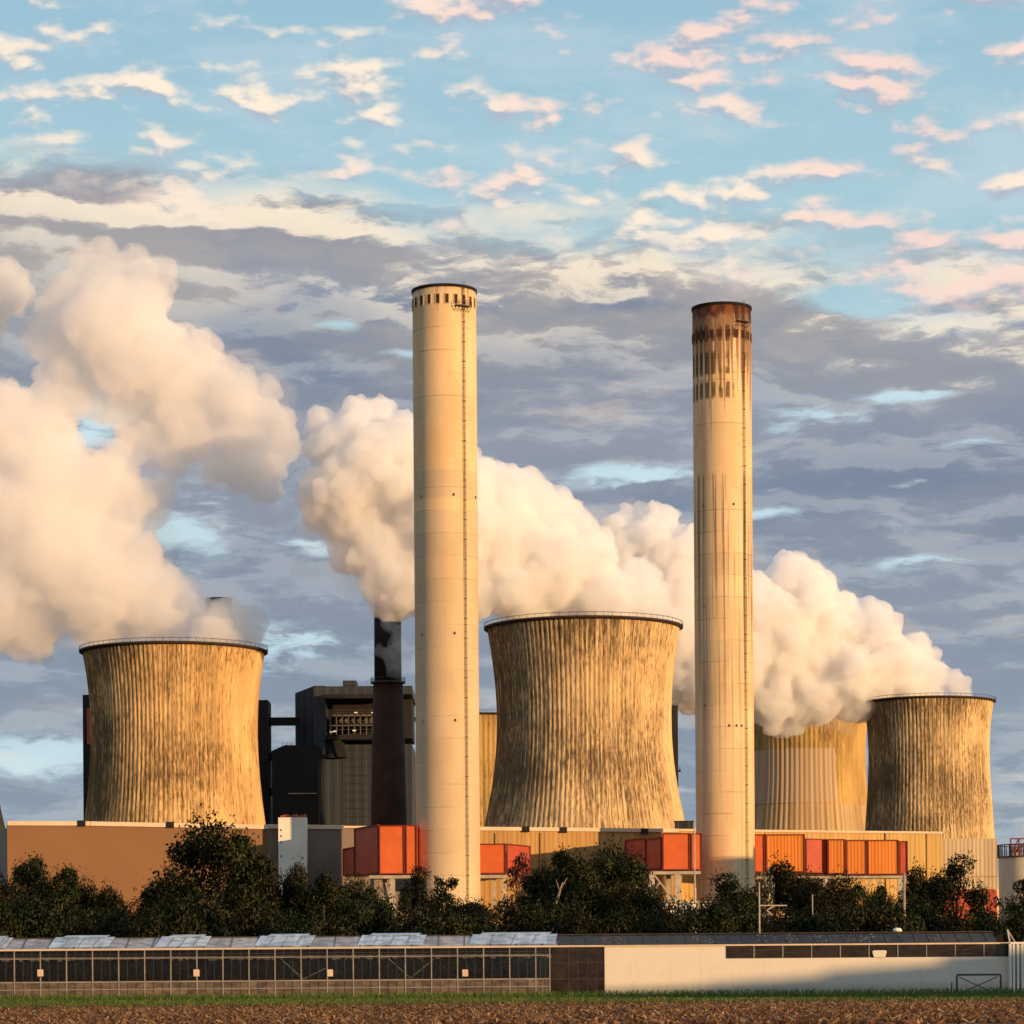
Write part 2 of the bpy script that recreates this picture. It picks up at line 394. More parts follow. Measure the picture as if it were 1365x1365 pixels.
    bp = t.n('ShaderNodeBump', {'Strength': 0.25, 'Distance': 0.15, 'Height': t.noise(geo_pos(t), 0.8, 6, 0.65)})
    t.put(b.inputs['Normal'], bp.outputs[0])
    return m
def sheet(name, colr, pitch=2.4, dark=0.55, axis='X', var=0.12, rough=0.55):
    """profiled metal cladding: panel joints, small differences between sheets, faint dirt"""
    m, t, b = new_mat(name)
    x, y, z = sep(t, geo_pos(t))
    a = x if axis == 'X' else y
    q = t.m('DIVIDE', a, pitch)
    pn = t.n('ShaderNodeTexWhiteNoise', {'W': t.m('FLOOR', q)}, noise_dimensions='1D').outputs[0]
    c = t.mix(pn, tuple(v*(1-var) for v in colr), tuple(min(1, v*(1+var)) for v in colr))
    j = t.ss(0.90, 0.97, t.m('FRACT', q))
    c = t.mix(t.m('MULTIPLY', j, dark), c, tuple(v*.3 for v in colr))
    d = t.noise(t.xyz(t.m('MULTIPLY', a, .5), 0, t.m('MULTIPLY', z, .05)), 1.0, 5, .6)
    c = t.mix(t.m('MULTIPLY', t.ss(.5, .75, d), .30), c, tuple(v*.45 for v in colr))
    t.put(b.inputs['Base Color'], c); t.put(b.inputs['Roughness'], rough); t.put(b.inputs['Specular IOR Level'], 0.25)
    w_ = t.n('ShaderNodeBump', {'Strength': 0.6, 'Distance': 0.12, 'Height': t.ss(0.35, 0.65, t.m('PINGPONG', t.m('MULTIPLY', q, 3), 1.0))})
    t.put(b.inputs['Normal'], w_.outputs[0])
    return m
def leaf_mat(name, stops, rough=0.6):
    m, t, b = new_mat(name)
    r = t.n('ShaderNodeNewGeometry').outputs['Random Per Island']
    c = t.ramp(r, stops)
    big = t.noise(geo_pos(t), 0.35, 3, 0.5)
    c = t.mix(t.ss(.35, .7, big), c, t.mix(0.5, c, (.055, .045, .012)))
    t.put(b.inputs['Base Color'], c); t.put(b.inputs['Roughness'], rough); t.put(b.inputs['Specular IOR Level'], 0.2)
    tr = t.n('ShaderNodeBsdfTranslucent', {'Color': t.scale(c, 0.9)})
    mx = t.n('ShaderNodeMixShader', {0: 0.3})
    out = m.node_tree.nodes['Material Output']
    m.node_tree.links.new(b.outputs[0], mx.inputs[1]); m.node_tree.links.new(tr.outputs[0], mx.inputs[2])
    m.node_tree.links.new(mx.outputs[0], out.inputs['Surface'])
    return m
M = {}
M['grille'] = plain('rusty_grille', (.05, .022, .010), .9); M['gallery'] = plain('gallery_steel', (.11, .10, .085), .6)
M['opening_pale'] = plain('opening_frame', (.55, .40, .20), .85); M['opening_rust'] = plain('rusty_frame', (.13, .055, .022), .9, var=.4, nscale=.6)
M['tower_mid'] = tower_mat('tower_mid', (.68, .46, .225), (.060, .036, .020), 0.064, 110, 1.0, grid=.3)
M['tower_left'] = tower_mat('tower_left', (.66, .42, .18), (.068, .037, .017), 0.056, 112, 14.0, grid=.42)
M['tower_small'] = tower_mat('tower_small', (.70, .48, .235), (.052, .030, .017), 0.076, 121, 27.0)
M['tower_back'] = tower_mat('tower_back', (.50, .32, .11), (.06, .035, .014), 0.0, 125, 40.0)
M['rim'] = plain('dark_rim', (.045, .03, .022), .9, var=.3, nscale=.8)
M['chim_a'] = chimney_mat('chimney_pale', 0); M['chim_b'] = chimney_mat('chimney_sooty', 1)
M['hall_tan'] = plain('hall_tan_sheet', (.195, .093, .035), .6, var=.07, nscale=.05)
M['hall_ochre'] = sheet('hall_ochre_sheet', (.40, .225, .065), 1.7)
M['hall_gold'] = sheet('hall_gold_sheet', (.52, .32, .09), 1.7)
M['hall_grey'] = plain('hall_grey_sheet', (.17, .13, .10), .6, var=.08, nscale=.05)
M['parapet'] = plain('parapet_cream', (.62, .47, .32), .6, var=.1, nscale=.2)
M['pale_skirt'] = sheet('pale_skirt_sheet', (.52, .40, .24), 1.6, .5)
M['white_paint'] = plain('white_paint', (.78, .72, .60), .6, var=.05, nscale=.2)
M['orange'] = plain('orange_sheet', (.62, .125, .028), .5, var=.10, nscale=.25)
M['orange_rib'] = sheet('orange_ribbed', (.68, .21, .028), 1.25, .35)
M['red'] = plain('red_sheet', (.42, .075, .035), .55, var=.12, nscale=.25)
M['red_edge'] = plain('dark_red_trim', (.16, .022, .012), .6)
M['steel'] = plain('galvanised_steel', (.42, .36, .28), .5, .0, var=.2, nscale=.5)
M['steel_dark'] = plain('dark_steel', (.05, .048, .045), .6, var=.2, nscale=.5)
M['black_sheet'] = plain('black_sheet', (.013, .011, .010), .7, var=.3, nscale=.12)
M['char_grey'] = sheet('charcoal_sheet', (.022, .024, .026), 4.0, .2)
M['char_light'] = sheet('grey_sheet', (.034, .041, .050), 5.0, .12, var=.04)
M['brown_brick'] = plain('dark_brown_brick', (.032, .013, .007), .85, var=.35, nscale=.15)
M['soot'] = plain('soot_band', (.012, .008, .007), .9, var=.3)
M['lamp_white'] = plain('white_fitting', (.8, .8, .75), .4)
M['bark'] = plain('bark', (.05, .035, .022), .9, var=.3, nscale=3)
M['bark_pale'] = plain('pale_bark', (.22, .16, .10), .9, var=.3, nscale=3)
M['wood_pole'] = plain('weathered_pole', (.30, .22, .14), .9, var=.2, nscale=2)
G1 = [(0, (.012, .022, .005)), (.35, (.022, .038, .009)), (.7, (.038, .056, .013)), (.93, (.065, .075, .018)), (1, (.11, .078, .026))]
G2 = [(0, (.010, .015, .004)), (.5, (.024, .028, .008)), (.85, (.050, .043, .012)), (1, (.15, .10, .036))]
G3 = [(0, (.009, .018, .006)), (.6, (.020, .036, .011)), (1, (.046, .060, .018))]
G4 = [(0, (.10, .018, .020)), (.5, (.30, .055, .060)), (1, (.50, .16, .14))]
M['leaf_olive'] = leaf_mat('leaf_olive', G1); M['leaf_brown'] = leaf_mat('leaf_brownish', G2)
M['leaf_dark'] = leaf_mat('leaf_dark', G3); M['leaf_red'] = leaf_mat('leaf_red', G4)
G5 = [(0, (.012, .017, .007)), (.55, (.030, .034, .013)), (.62, (.55, .48, .36)), (1, (.75, .68, .52))]
M['leaf_white'] = leaf_mat('leaf_white_bloom', G5)
# ------------------------------------------------------------------ power station
def shell(name, cx, Y, ctrl, mt, label, group='ribbed concrete cooling towers', ribs=120, seg=720, lip=1.1, depth=.30):
    """hyperbolic shell from (z, R) control points; real ribs, hollow, with a walkway lip round the mouth"""
    root = empty(name, (cx, Y, 0), label, 'cooling tower', group)
    zs = [c[0] for c in ctrl]; rs = [c[1] for c in ctrl]
    zt = zs[-1]; nz = 40
    co = np.polyfit(zs, rs, min(4, len(zs)-1), w=[.25]+[1]*(len(zs)-1))
    prof = [(np.polyval(co, z), z) for z in np.linspace(0, zt, nz)]
    ang = np.linspace(0, 2*np.pi, seg, endpoint=False)
    rib = depth*.42*np.clip(np.cos(ang*ribs)*1.6, -1, 1)
    V_ = []; UVv = []
    for r, z in prof:
        rad = r + rib
        V_.append(np.stack([cx + rad*np.sin(ang), Y - rad*np.cos(ang), np.full(seg, z)], 1))
    inner = [(r-1.0, z) for r, z in prof[:-8:-1]]
    for r, z in inner:
        V_.append(np.stack([cx + r*np.sin(ang), Y - r*np.cos(ang), np.full(seg, z)], 1))
    V_ = np.concatenate(V_); rows = nz + len(inner)
    faces = []; uvl = []
    for i in range(rows-1):
        for k in range(seg):
            q = (k+1) % seg
            faces.append((i*seg+k, i*seg+q, (i+1)*seg+q, (i+1)*seg+k))
            z0 = V_[i*seg, 2]; z1 = V_[(i+1)*seg, 2]
            ua, ub = ((k+seg/2) % seg)/seg - .5, ((k+seg/2) % seg + 1)/seg - .5
            uvl += [ua, z0, ub, z0, ub, z1, ua, z1]
    me = bpy.data.meshes.new('shell'); me.from_pydata(V_.tolist(), [], faces); me.update()
    me.uv_layers.new(name='UVMap').data.foreach_set('uv', uvl)
    link_mesh('shell', me, mt, root, True)
    R = prof[-1][0]
    MB().lathe(cx, Y, [(R+.15, zt-.8), (R+lip, zt-.35), (R+lip, zt+.15), (R-.9, zt+.15), (R-.9, zt-.8)], 160).build('rim', M['rim'], root)
    hr = MB().lathe(cx, Y, [(R+lip-.1, zt+1.1), (R+lip, zt+1.1), (R+lip, zt+1.25), (R+lip-.1, zt+1.25)], 160)
    for k in range(72):
        a = 2*math.pi*k/72; hr.box(cx+(R+lip-.05)*math.sin(a)-.05, cx+(R+lip-.05)*math.sin(a)+.05, Y-(R+lip-.05)*math.cos(a)-.05, Y-(R+lip-.05)*math.cos(a)+.05, zt+.15, zt+1.12)
    hr.build('railing', M['rim'], root)
    return root
def ctr(pts, Y):     # [(py, pxleft, pxright)] -> (z, R) and centre
    cx = sum((X(a, Y, y)+X(b, Y, y))/2 for y, a, b in pts)/len(pts)
    return cx, [(Z((a+b)/2, y, Y), (X(b, Y, y)-X(a, Y, y))/2) for y, a, b in pts]
Yt = 915
cxm, c_ = ctr([(1100, 645, 912), (1040, 657, 902), (960, 664, 894), (900, 659, 898), (837, 650, 906)], Yt)
shell('cooling_tower', cxm, Yt, [(0, 40)] + c_, M['tower_mid'], 'large brown-streaked cooling tower between the two pale chimneys')
Yt = 950
cxl, c_ = ctr([(1095, 112, 350), (1050, 116, 346), (990, 123, 342), (930, 121, 346), (869, 114, 355)], Yt)
shell('cooling_tower', cxl, Yt, [(0, 38)] + c_, M['tower_left'], 'orange-lit cooling tower at left with formwork lines near its base')
Yt = 1250
cxs, c_ = ctr([(1187, 1150, 1330), (1110, 1153, 1325), (1060, 1157, 1319), (1010, 1158, 1317), (970, 1156, 1319), (936, 1153, 1324)], Yt)
shell('cooling_tower', cxs, Yt, [(0, 31)] + c_, M['tower_small'], 'small dark-streaked cooling tower at far right beside the white silo', ribs=100, seg=600)
Yt = 1400
cxb, c_ = ctr([(1105, 984, 1162), (1045, 990, 1154), (1000, 991, 1153), (955, 988, 1156)], Yt)
ub = lambda px: math.asin(max(-1, min(1, (X(px, Yt, 1040)-cxb)/29.3)))/(2*math.pi)
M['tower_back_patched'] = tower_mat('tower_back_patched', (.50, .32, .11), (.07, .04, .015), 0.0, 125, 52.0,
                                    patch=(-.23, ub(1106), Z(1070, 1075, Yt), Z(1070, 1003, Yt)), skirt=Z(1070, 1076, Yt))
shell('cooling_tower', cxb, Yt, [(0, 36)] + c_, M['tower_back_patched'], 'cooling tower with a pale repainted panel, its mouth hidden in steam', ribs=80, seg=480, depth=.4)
Yt = 1320
cxk, c_ = ctr([(1100, 551, 731), (1040, 556, 725), (1000, 557, 724), (958, 554, 728)], Yt)
shell('cooling_tower', cxk, Yt, [(0, 36)] + c_, M['tower_back'], 'far ochre cooling tower seen as a sliver right of the left pale chimney', ribs=80, seg=480, depth=.4)
Yt = 1120
cxf, c_ = ctr([(1095, -208, 9), (1040, -200, -2), (980, -206, -14), (900, -212, -16)], Yt)
shell('cooling_tower', cxf, Yt, [(0, 38)] + c_, M['tower_left'], 'cooling tower cut off by the left edge, only its flared foot showing', ribs=80, seg=480)

# ---- two tall pale chimneys
def chimney(name, cx, Y, R, zt, mt, label, rows, lad_ang, plat, frame_m):
    root = empty(name, (cx, Y, 0), label, 'chimney', 'tall pale concrete chimneys')
    seg = 144; prof = [(R*1.0, z) for z in np.linspace(0, zt, 34)]
    vs, fs, uvl = [], [], []
    for r, z in prof + [(R-.8, zt), (R-.8, zt-14)]:
        for k in range(seg):
            a = 2*math.pi*k/seg; vs.append((cx+r*math.sin(a), Y-r*math.cos(a), z))
    for i in range(len(prof)+1):
        for k in range(seg):
            q = (k+1) % seg; fs.append((i*seg+k, i*seg+q, (i+1)*seg+q, (i+1)*seg+k))
            ua, ub_ = ((k+seg//2) % seg)/seg-.5, ((k+seg//2) % seg+1)/seg-.5
            z0, z1 = vs[i*seg][2], vs[(i+1)*seg][2]
            uvl += [ua, z0, ub_, z0, ub_, z1, ua, z1]
    me = bpy.data.meshes.new('shaft'); me.from_pydata(vs, [], fs); me.update()
    me.uv_layers.new(name='UVMap').data.foreach_set('uv', uvl)
    sh = link_mesh('shaft', me, mt, root, True)
    MB().lathe(cx, Y, [(R+.02, zt-.35), (R+.22, zt-.35), (R+.22, zt+.3), (R-.95, zt+.3), (R-.95, zt-.35)], 144).build('cap_ring', M['soot'], root)
    def on(a, r): return cx+r*math.sin(a), Y-r*math.cos(a)
    for zc, wd, ht, n, ph in rows:                # dark slots below the crown, each a framed recess
        for k in range(n):
            a = 2*math.pi*(k+ph)/n
            if math.cos(a) < -.05: continue
            fr = MB(); ca, sa = math.cos(a), math.sin(a)
            def pt(du, dr, dz): return (cx+(R+dr)*sa+du*ca, Y-(R+dr)*ca+du*sa, zc+dz)
            h, v = wd/2, ht/2; e = .16
            for (u0, u1, z0, z1) in ((-h-e, -h, -v, v), (h, h+e, -v, v), (-h-e, h+e, v, v+e), (-h-e, h+e, -v-e, -v)):
                fr.add([pt(u0, -.1, z0), pt(u1, -.1, z0), pt(u1, -.1, z1), pt(u0, -.1, z1), pt(u0, .12, z0), pt(u1, .12, z0), pt(u1, .12, z1), pt(u0, .12, z1)],
                       [(3, 2, 1, 0), (4, 5, 6, 7), (0, 1, 5, 4), (1, 2, 6, 5), (2, 3, 7, 6), (3, 0, 4, 7)])
            o = fr.build('opening', frame_m, root)
            bk = MB().add([pt(-h, .06, -v), pt(h, .06, -v), pt(h, .06, v), pt(-h, .06, v), pt(-h, -.2, -v), pt(h, -.2, -v), pt(h, -.2, v), pt(-h, -.2, v)],
                          [(0, 1, 2, 3), (7, 6, 5, 4), (4, 5, 1, 0), (5, 6, 2, 1), (6, 7, 3, 2), (7, 4, 0, 3)])
            bk.build('grille', M['grille'], o)
    a = lad_ang; lad = MB()
    for s_ in (-1, 1):
        da = s_*.22/R; x0, y0 = on(a+da, R+.3)
        lad.box(x0-.05, x0+.05, y0-.05, y0+.05, 8, zt+1)
    for k in range(int(zt/1.5)):
        z = 8+k*1.5
        if z > zt: break
        x0, y0 = on(a, R+.3)
        lad.box(x0-.22, x0+.22, y0-.04, y0+.04, z, z+.08)
        if k % 3 == 0:
            for s_ in (-1, 1):
                p0 = on(a+s_*.25/R, R-.05); p1 = on(a+s_*.22/R, R+.55)
                lad.bar((*p0, z), (*p1, z), .09)
            lad.bar((*on(a-.22/R, R+.55), z), (*on(a+.22/R, R+.55), z), .07)
    lad.build('ladder', M['steel_dark'], root)
    for (zz, aa) in plat[1]:
        x0, y0 = on(aa, R+.1); MB().box(x0-.14, x0+.14, y0-.2, y0+.2, zz-.4, zz+.15).build('obstruction_lamp', M['steel_dark'], root)
    p = MB(); z = plat[0]
    ring = [on(a + j*.10, R-.1) for j in range(-3, 3)] + [on(a + j*.10, R+1.3) for j in range(2, -4, -1)]
    p.prism(ring, z-.15, z)
    for j in range(-3, 3):
        x0, y0 = on(a+j*.10, R+1.25); p.box(x0-.05, x0+.05, y0-.05, y0+.05, z, z+1.1)
        x1, y1 = on(a+(j+1)*.10, R+1.25)
        if j < 2: p.bar((x0, y0, z+1.1), (x1, y1, z+1.1), .08); p.bar((x0, y0, z+.55), (x1, y1, z+.55), .06)
        p.bar((*on(a+j*.1, R), z-1.3), (x0, y0, z-.1), .1)
    p.build('platform', M['steel_dark'], root)
    return root
Y1, Y2 = 672.0, 707.0
x1 = (X(548.5, Y1, 386)+X(636, Y1, 386)+X(557, Y1, 1150)+X(638, Y1, 1150))/4
z1 = Z(592, 389.5, Y1)
chimney('chimney', x1, Y1, 7.32, z1, M['chim_a'], 'tall clean cream chimney left of the middle cooling tower', [(z1-3.1, .8, 2.1, 22, .35)], .64,
        (z1-4.6, [(z1-47.5, -.85), (z1-47.5, .28), (z1-47.5, 1.2), (z1-79, -.85), (z1-79, .28), (z1-98.8, -.85), (z1-98.8, .28)]), M['opening_pale'])
x2 = (X(922, Y2, 410)+X(1001, Y2, 410)+X(929, Y2, 1150)+X(1006, Y2, 1150))/4
z2 = Z(961, 412.5, Y2)
chimney('chimney', x2, Y2, 7.08, z2, M['chim_b'], 'tall chimney with rust-red sooty crown and dark vertical streaks', [(z2-7.2, .8, 1.7, 22, .5)], .72,
        (z2-4.2, [(z2-48, .3), (z2-48, -.8), (z2-72, -.8), (z2-96, -.8), (z2-101, .1), (z2-101, .35), (z2-101, .55)]), M['opening_rust'])

# ---- dark boiler buildings behind
Yb = 1030
def B(mb, p0, q0, p1, q1, Y, dep):                # box from two picture corners at distance Y
    a, b_ = P(p0, q1, Y), P(p1, q0, Y)
    return mb.box(a.x, b_.x, Y, Y+dep, max(0, a.z) if q1 < 1300 else 0, b_.z)
r = empty('boiler_house', (X(460, Yb), Yb, 0), 'charcoal boiler house with a recessed gallery behind the left chimney', 'building')
xa, xb, xc = X(395, Yb+14), X(421, Yb), X(500, Yb)
MB().prism([(xa, Yb+14), (xb, Yb), (xb, Yb+45), (xa, Yb+45)], 0, [Z(395, 924, Yb+14), Z(421, 914, Yb), Z(421, 914, Yb), Z(395, 924, Yb)]).build('side_wall', M['char_grey'], r)
mb = MB(); B(mb, 421, 914, 433, 1320, Yb-1, 46); mb.build('pilaster', M['char_light'], r)
mb = MB(); B(mb, 433, 914, 549, 926, Yb, 45); mb.build('parapet', M['char_light'], r)
mb = MB(); B(mb, 433, 985, 458, 1320, Yb, 45); B(mb, 458, 992, 549, 1320, Yb+3, 40); mb.build('wall', M['char_light'], r)
mb = MB(); B(mb, 433, 926, 549, 985, Yb+16, 28); mb.build('recess_wall', M['black_sheet'], r)
mb = MB(); B(mb, 431, 925, 500, 931, Yb-4, 6); B(mb, 433, 979, 499, 986, Yb-5, 20); mb.build('canopy', M['black_sheet'], r)
mb = MB(); B(mb, 438, 952, 500, 955, Yb-2, 17); B(mb, 438, 966, 500, 968, Yb-2, 17)
for px in range(440, 500, 8): B(mb, px, 952, px+1, 980, Yb-2, .4)
for py in (946, 949, 960, 963, 972): B(mb, 446, py, 500, py+.7, Yb-2.2, .2)
mb.build('gallery', M['gallery'], r)
mb = MB(); rr2 = random.Random(4)
for px in (453, 460, 469, 477, 486, 493): B(mb, px, 957, px+4, 963, Yb+2, 3)
mb.build('duct_row', M['gallery'], r)
for px, py in ((472, 949), (495, 949), (470, 973), (444, 974), (439, 975)):
    mb = MB(); B(mb, px, py, px+4.5, py+1.6, Yb-2.4, 1); mb.build('work_lamp', M['lamp_white'], r)
mb = MB(); a, b_ = P(447, 986, Yb), P(462, 1012, Yb)
mb.fprism([(X(444, Yb), Z(444, 984, Yb)), (X(456, Yb), Z(456, 984, Yb)), (X(464, Yb), Z(464, 1010, Yb)), (X(452, Yb), Z(452, 1010, Yb))], Yb-4, Yb-.1)
B(mb, 433, 1005, 462, 1010, Yb-3, 2.9); mb.build('chute', M['black_sheet'], r)
mb = MB(); B(mb, 457, 907, 475, 914, Yb+10, 12); mb.build('roof_box', M['char_light'], r)
mb = MB()
for k in range(9):
    mb = MB(); B(mb, 462, 1000+k*11, 497, 1000.7+k*11, Yb+2.7, .3); mb.build('cladding_joint', M['char_grey'], r)
r = empty('boiler_annex', (X(392, Yb-14), Yb-14, 0), 'black windowless annex block between the cooling tower and boiler house', 'building')
Yc = Yb-14
MB().fprism([(X(363, Yc), 0), (X(425, Yc), 0), (X(425, Yc), Z(425, 994, Yc)), (X(381, Yc), Z(381, 993, Yc)), (X(363, Yc), Z(363, 1001, Yc))], Yc, Yc+13.5).build('block', M['black_sheet'], r)
mb = MB(); B(mb, 384, 1057, 422, 1058.4, Yc-.6, .6); mb.build('pipe', M['steel'], r)
mb = MB()
for k in range(6): B(mb, 376+k*6, 990, 376.5+k*6, 993.5, Yc+1, .2)
B(mb, 376, 990, 410, 990.5, Yc+1, .2); mb.build('railing', M['steel_dark'], r)
r = empty('stair_tower', (X(348, Yb), Yb, 0), 'black slab tower rising right of the orange-lit cooling tower', 'tower')
mb = MB(); B(mb, 330, 933, 357, 1320, Yb, 14); mb.build('shaft', M['black_sheet'], r)
for q in (956, 985, 1015, 1046):
    mb = MB(); B(mb, 340, q, 357, q+.7, Yb-.25, .25); mb.build('floor_joint', M['char_grey'], r)
for (q0, q1, lb) in ((956, 966, 'high black conveyor bridge joining slab tower and boiler house'), (1003, 1013, 'middle black bridge between slab tower and annex block'), (1050, 1060, 'lowest black bridge between slab tower and annex block')):
    r = empty('conveyor_bridge', (X(360, Yb+4), Yb+4, Z(360, q1, Yb)), lb, 'bridge', 'bridges off the black slab tower')
    mb = MB(); xe = 398 if q0 < 1000 else 366
    B(mb, 356.5, q0+1, xe, q1-1, Yb+4.5, 4); mb.build('casing', M['black_sheet'], r)
    mb = MB(); B(mb, 356.5, q0, xe, q0+1, Yb+4, 5); B(mb, 356.5, q1-1, xe, q1, Yb+4, 5); mb.build('girder', M['char_grey'], r)
# dark tapering brick chimney with ring platform
Yk = 985
def dark_chimney(cx, Y, r0, r1, zt, label, ringz=None):
    r = empty('brick_chimney', (cx, Y, 0), label, 'chimney', 'dark sooty chimneys')
    if ringz:
        ra = r1*1.05
        MB().lathe(cx, Y, [(0.01, 0), (r0, 0), (r0*.93, ringz*.5), (ra, ringz), (0.01, ringz)], 64).build('lower_shaft', M['brown_brick'], r, True)
        MB().lathe(cx, Y, [(r1*.7, ringz), (r1*.97, ringz), (r1*.95, zt), (r1*.7, zt)], 64).build('upper_shaft', M['soot'], r, True)
        mb = MB().lathe(cx, Y, [(ra-.5, ringz-.5), (ra+.9, ringz-.5), (ra+.9, ringz), (ra-.5, ringz)], 48)
        for k in range(24):
            a = 2*math.pi*k/24; x0, y0 = cx+(ra+.8)*math.sin(a), Y-(ra+.8)*math.cos(a); mb.box(x0-.06, x0+.06, y0-.06, y0+.06, ringz, ringz+1.3)
        mb.lathe(cx, Y, [(ra+.75, ringz+1.2), (ra+.88, ringz+1.2), (ra+.88, ringz+1.35), (ra+.75, ringz+1.35)], 48)
        mb.build('ring_platform', M['steel_dark'], r)
    else:
        MB().lathe(cx, Y, [(r1*.7, 0), (r0, 0), (r1, zt), (r1*.7, zt)], 64).build('shaft', M['soot'], r, True)
        MB().lathe(cx, Y, [(r1*.98, zt-3), (r1+.3, zt-3), (r1+.3, zt-2.3), (r1*.98, zt-2.3)], 64).build('band', M['brown_brick'], r)
    return r
dark_chimney(X(517.5, Yk, 950), Yk, 6.6, 4.75, Z(517, 804, Yk), 'dark brown chimney with a ring platform, wrapped in steam near the top', Z(519, 909, Yk))
dark_chimney(X(292, 1060, 850), 1060, 6.5, 4.8, Z(292, 798, 1060), 'sooty chimney top poking out of steam above the left cooling tower')
for (p0, p1, q0, Y, lb, nm) in ((113, 126, 926, 1110, 'black slab building with a red stripe left of the orange-lit cooling tower', 'slab_building'),
                               (880, 903.5, 940, 1060, 'black slab building showing right of the middle cooling tower', 'slab_building')):
    r = empty(nm, (X(p0, Y), Y, 0), lb, 'building', 'black slab buildings behind the cooling towers')
    mb = MB(); B(mb, p0, q0, p1, 1320, Y, 30); mb.build('block', M['black_sheet'], r)
    if p0 < 200:
        mb = MB(); B(mb, p0+3, 944, p0+8, 992, Y-.4, .4); mb.build('stripe', M['red'], r)
    else:
        mb = MB(); B(mb, p1, 1026, p1+4, 1029, Y+1, 1); B(mb, p1+2.4, 1022, p1+3.2, 1029, Y+1, 1); mb.build('bracket', M['steel_dark'], r)

# ---- long turbine hall: one building, wall line Y = 717.2 + 0.31 X
def hy(x): return 717.2 + .31*x
def hp(px, py=1150, off=0.0):                     # point of the wall line under picture column px
    k = un(px, py)[0]/F
    y = 717.2/(1-.31*k) ; return (k*y + off*.296, y - off*.955)
HZ = lambda px, py: Z(px, py, hp(px, py)[1])
r = empty('turbine_hall', (*hp(640), 0), 'long flat-roofed turbine hall of tan and ochre sheet behind the trees', 'building')
def wall(p0, p1, q0, q1, mt, nm, off=0.0, th=1.0, zb=0):
    a, b_ = hp(p0, q0, off), hp(p1, q1, off); c, d = hp(p1, q1, off-th), hp(p0, q0, off-th)
    z0, z1_ = Z(p0, q0, a[1]), Z(p1, q1, b_[1])
    return MB().prism([a, b_, c, d], zb, [z0, z1_, z1_, z0]).build(nm, mt, r)
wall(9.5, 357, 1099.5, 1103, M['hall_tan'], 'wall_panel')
wall(357.2, 637, 1103.2, 1105, M['hall_grey'], 'wall_panel')  # grey puts the chimney and duct shadows into this panel's colour
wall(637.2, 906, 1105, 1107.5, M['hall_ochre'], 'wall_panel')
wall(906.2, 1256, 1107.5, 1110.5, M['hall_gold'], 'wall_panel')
a, b_ = hp(9.5, 1100), hp(1256, 1110)
back = 58
MB().prism([(a[0]+.3, a[1]+1.1), (b_[0]-.3, b_[1]+1.1), (b_[0]-.3-back*.3, b_[1]+back), (a[0]+.3-back*.3, a[1]+back)], 0, [Z(9.5, 1102, a[1]), Z(1256, 1112, b_[1]), Z(1256, 1112, b_[1]), Z(9.5, 1102, a[1])]).build('body', M['hall_grey'], r)
for p0, p1, q0, q1, hgt in ((9.5, 120, 1094.5, 1094.8, 1.0), (120.5, 357, 1094.9, 1099.5, 1.0), (357.5, 457, 1098.6, 1099.8, 1.0), (457.5, 637, 1100.8, 1101.9, .5), (637.5, 905, 1102.0, 1104.6, .9), (905.5, 1256, 1104.8, 1108.6, .55)):
    a, b_ = hp(p0, q0, .45), hp(p1, q1, .45); c, d = hp(p1, q1, -.9), hp(p0, q0, -.9)
    za, zb_ = Z(p0, q0, a[1]), Z(p1, q1, b_[1])
    k = MB().prism([a, b_, c, d], 0, [za, zb_, zb_, za])
    k.v = [(x, y, (z if z > 0 else (za if math.hypot(x-a[0], y-a[1]) < 3 else zb_)-hgt)) for x, y, z in k.v]
    k.build('parapet', M['parapet'], r)
mb = MB()
for px, py in ((108, 1095), (226, 1097), (750, 1104), (858, 1105.6), (700, 1103)):
    x, y = hp(px, py, .6); z = Z(px, py, y); MB().box(x-.9, x+.9, y-.3, y+.9, z-1.1, z+.25).build('roof_outlet', M['black_sheet'], r)
x, y = hp(918, 1100, -3); z = Z(918, 1108, y)
mb = MB(); mb.box(x-2.2, x+2.2, y, y+4, z-1, Z(918, 1095, y)); mb.box(x-2.5, x+2.5, y-.3, y+4.3, Z(918, 1095, y), Z(918, 1094, y)); mb.build('roof_house', M['char_grey'], r)
for px in (660, 720, 1020, 1180, 1235):
    x, y = hp(px, 1120, .22); MB().tube([(x, y, 0), (x, y, Z(px, 1104, y)-1.2)], [.16, .16], 8).build('downpipe', M['hall_tan' if px < 360 else 'hall_ochre'], r, True)
# pale corrugated block at the hall's right end
r2 = empty('pale_shed', (X(1292, 780), 780, 0), 'pale corrugated block under the small cooling tower', 'building')
mb = MB(); B(mb, 1254, 1117.5, 1329, 1186, 780, 15); mb.build('wall', M['pale_skirt'], r2)
mb = MB(); B(mb, 1254, 1168, 1329.3, 1168.8, 779.7, .3); mb.build('rail', M['red_edge'], r2)
mb = MB(); B(mb, 1254, 1186.3, 1329, 1320, 781, 13); mb.build('plinth', M['red'], r2)
# white stair shaft standing against the hall
a = hp(390, 1100, 6)
r = empty('white_shaft', (a[0], a[1], 0), 'slim white shaft in front of the tan hall with rusty caps on top', 'tower')
mb = MB(); B(mb, 372.5, 1089.5, 408, 1320, a[1], 4.6); mb.build('shaft', M['white_paint'], r)
mb = MB()
for k in range(9):
    px = 374+k*3.9; mb = MB(); B(mb, px, 1087-(k*37 % 3), px+2.6, 1089.5, a[1]+1, 1.5); mb.build('cap', M['red'], r)
mb = MB()
for q in (1105, 1113, 1121, 1140, 1160):
    mb = MB(); B(mb, 374, q, 375.3, q+3, a[1]-.1, .2); mb.build('slot', M['steel_dark'], r)

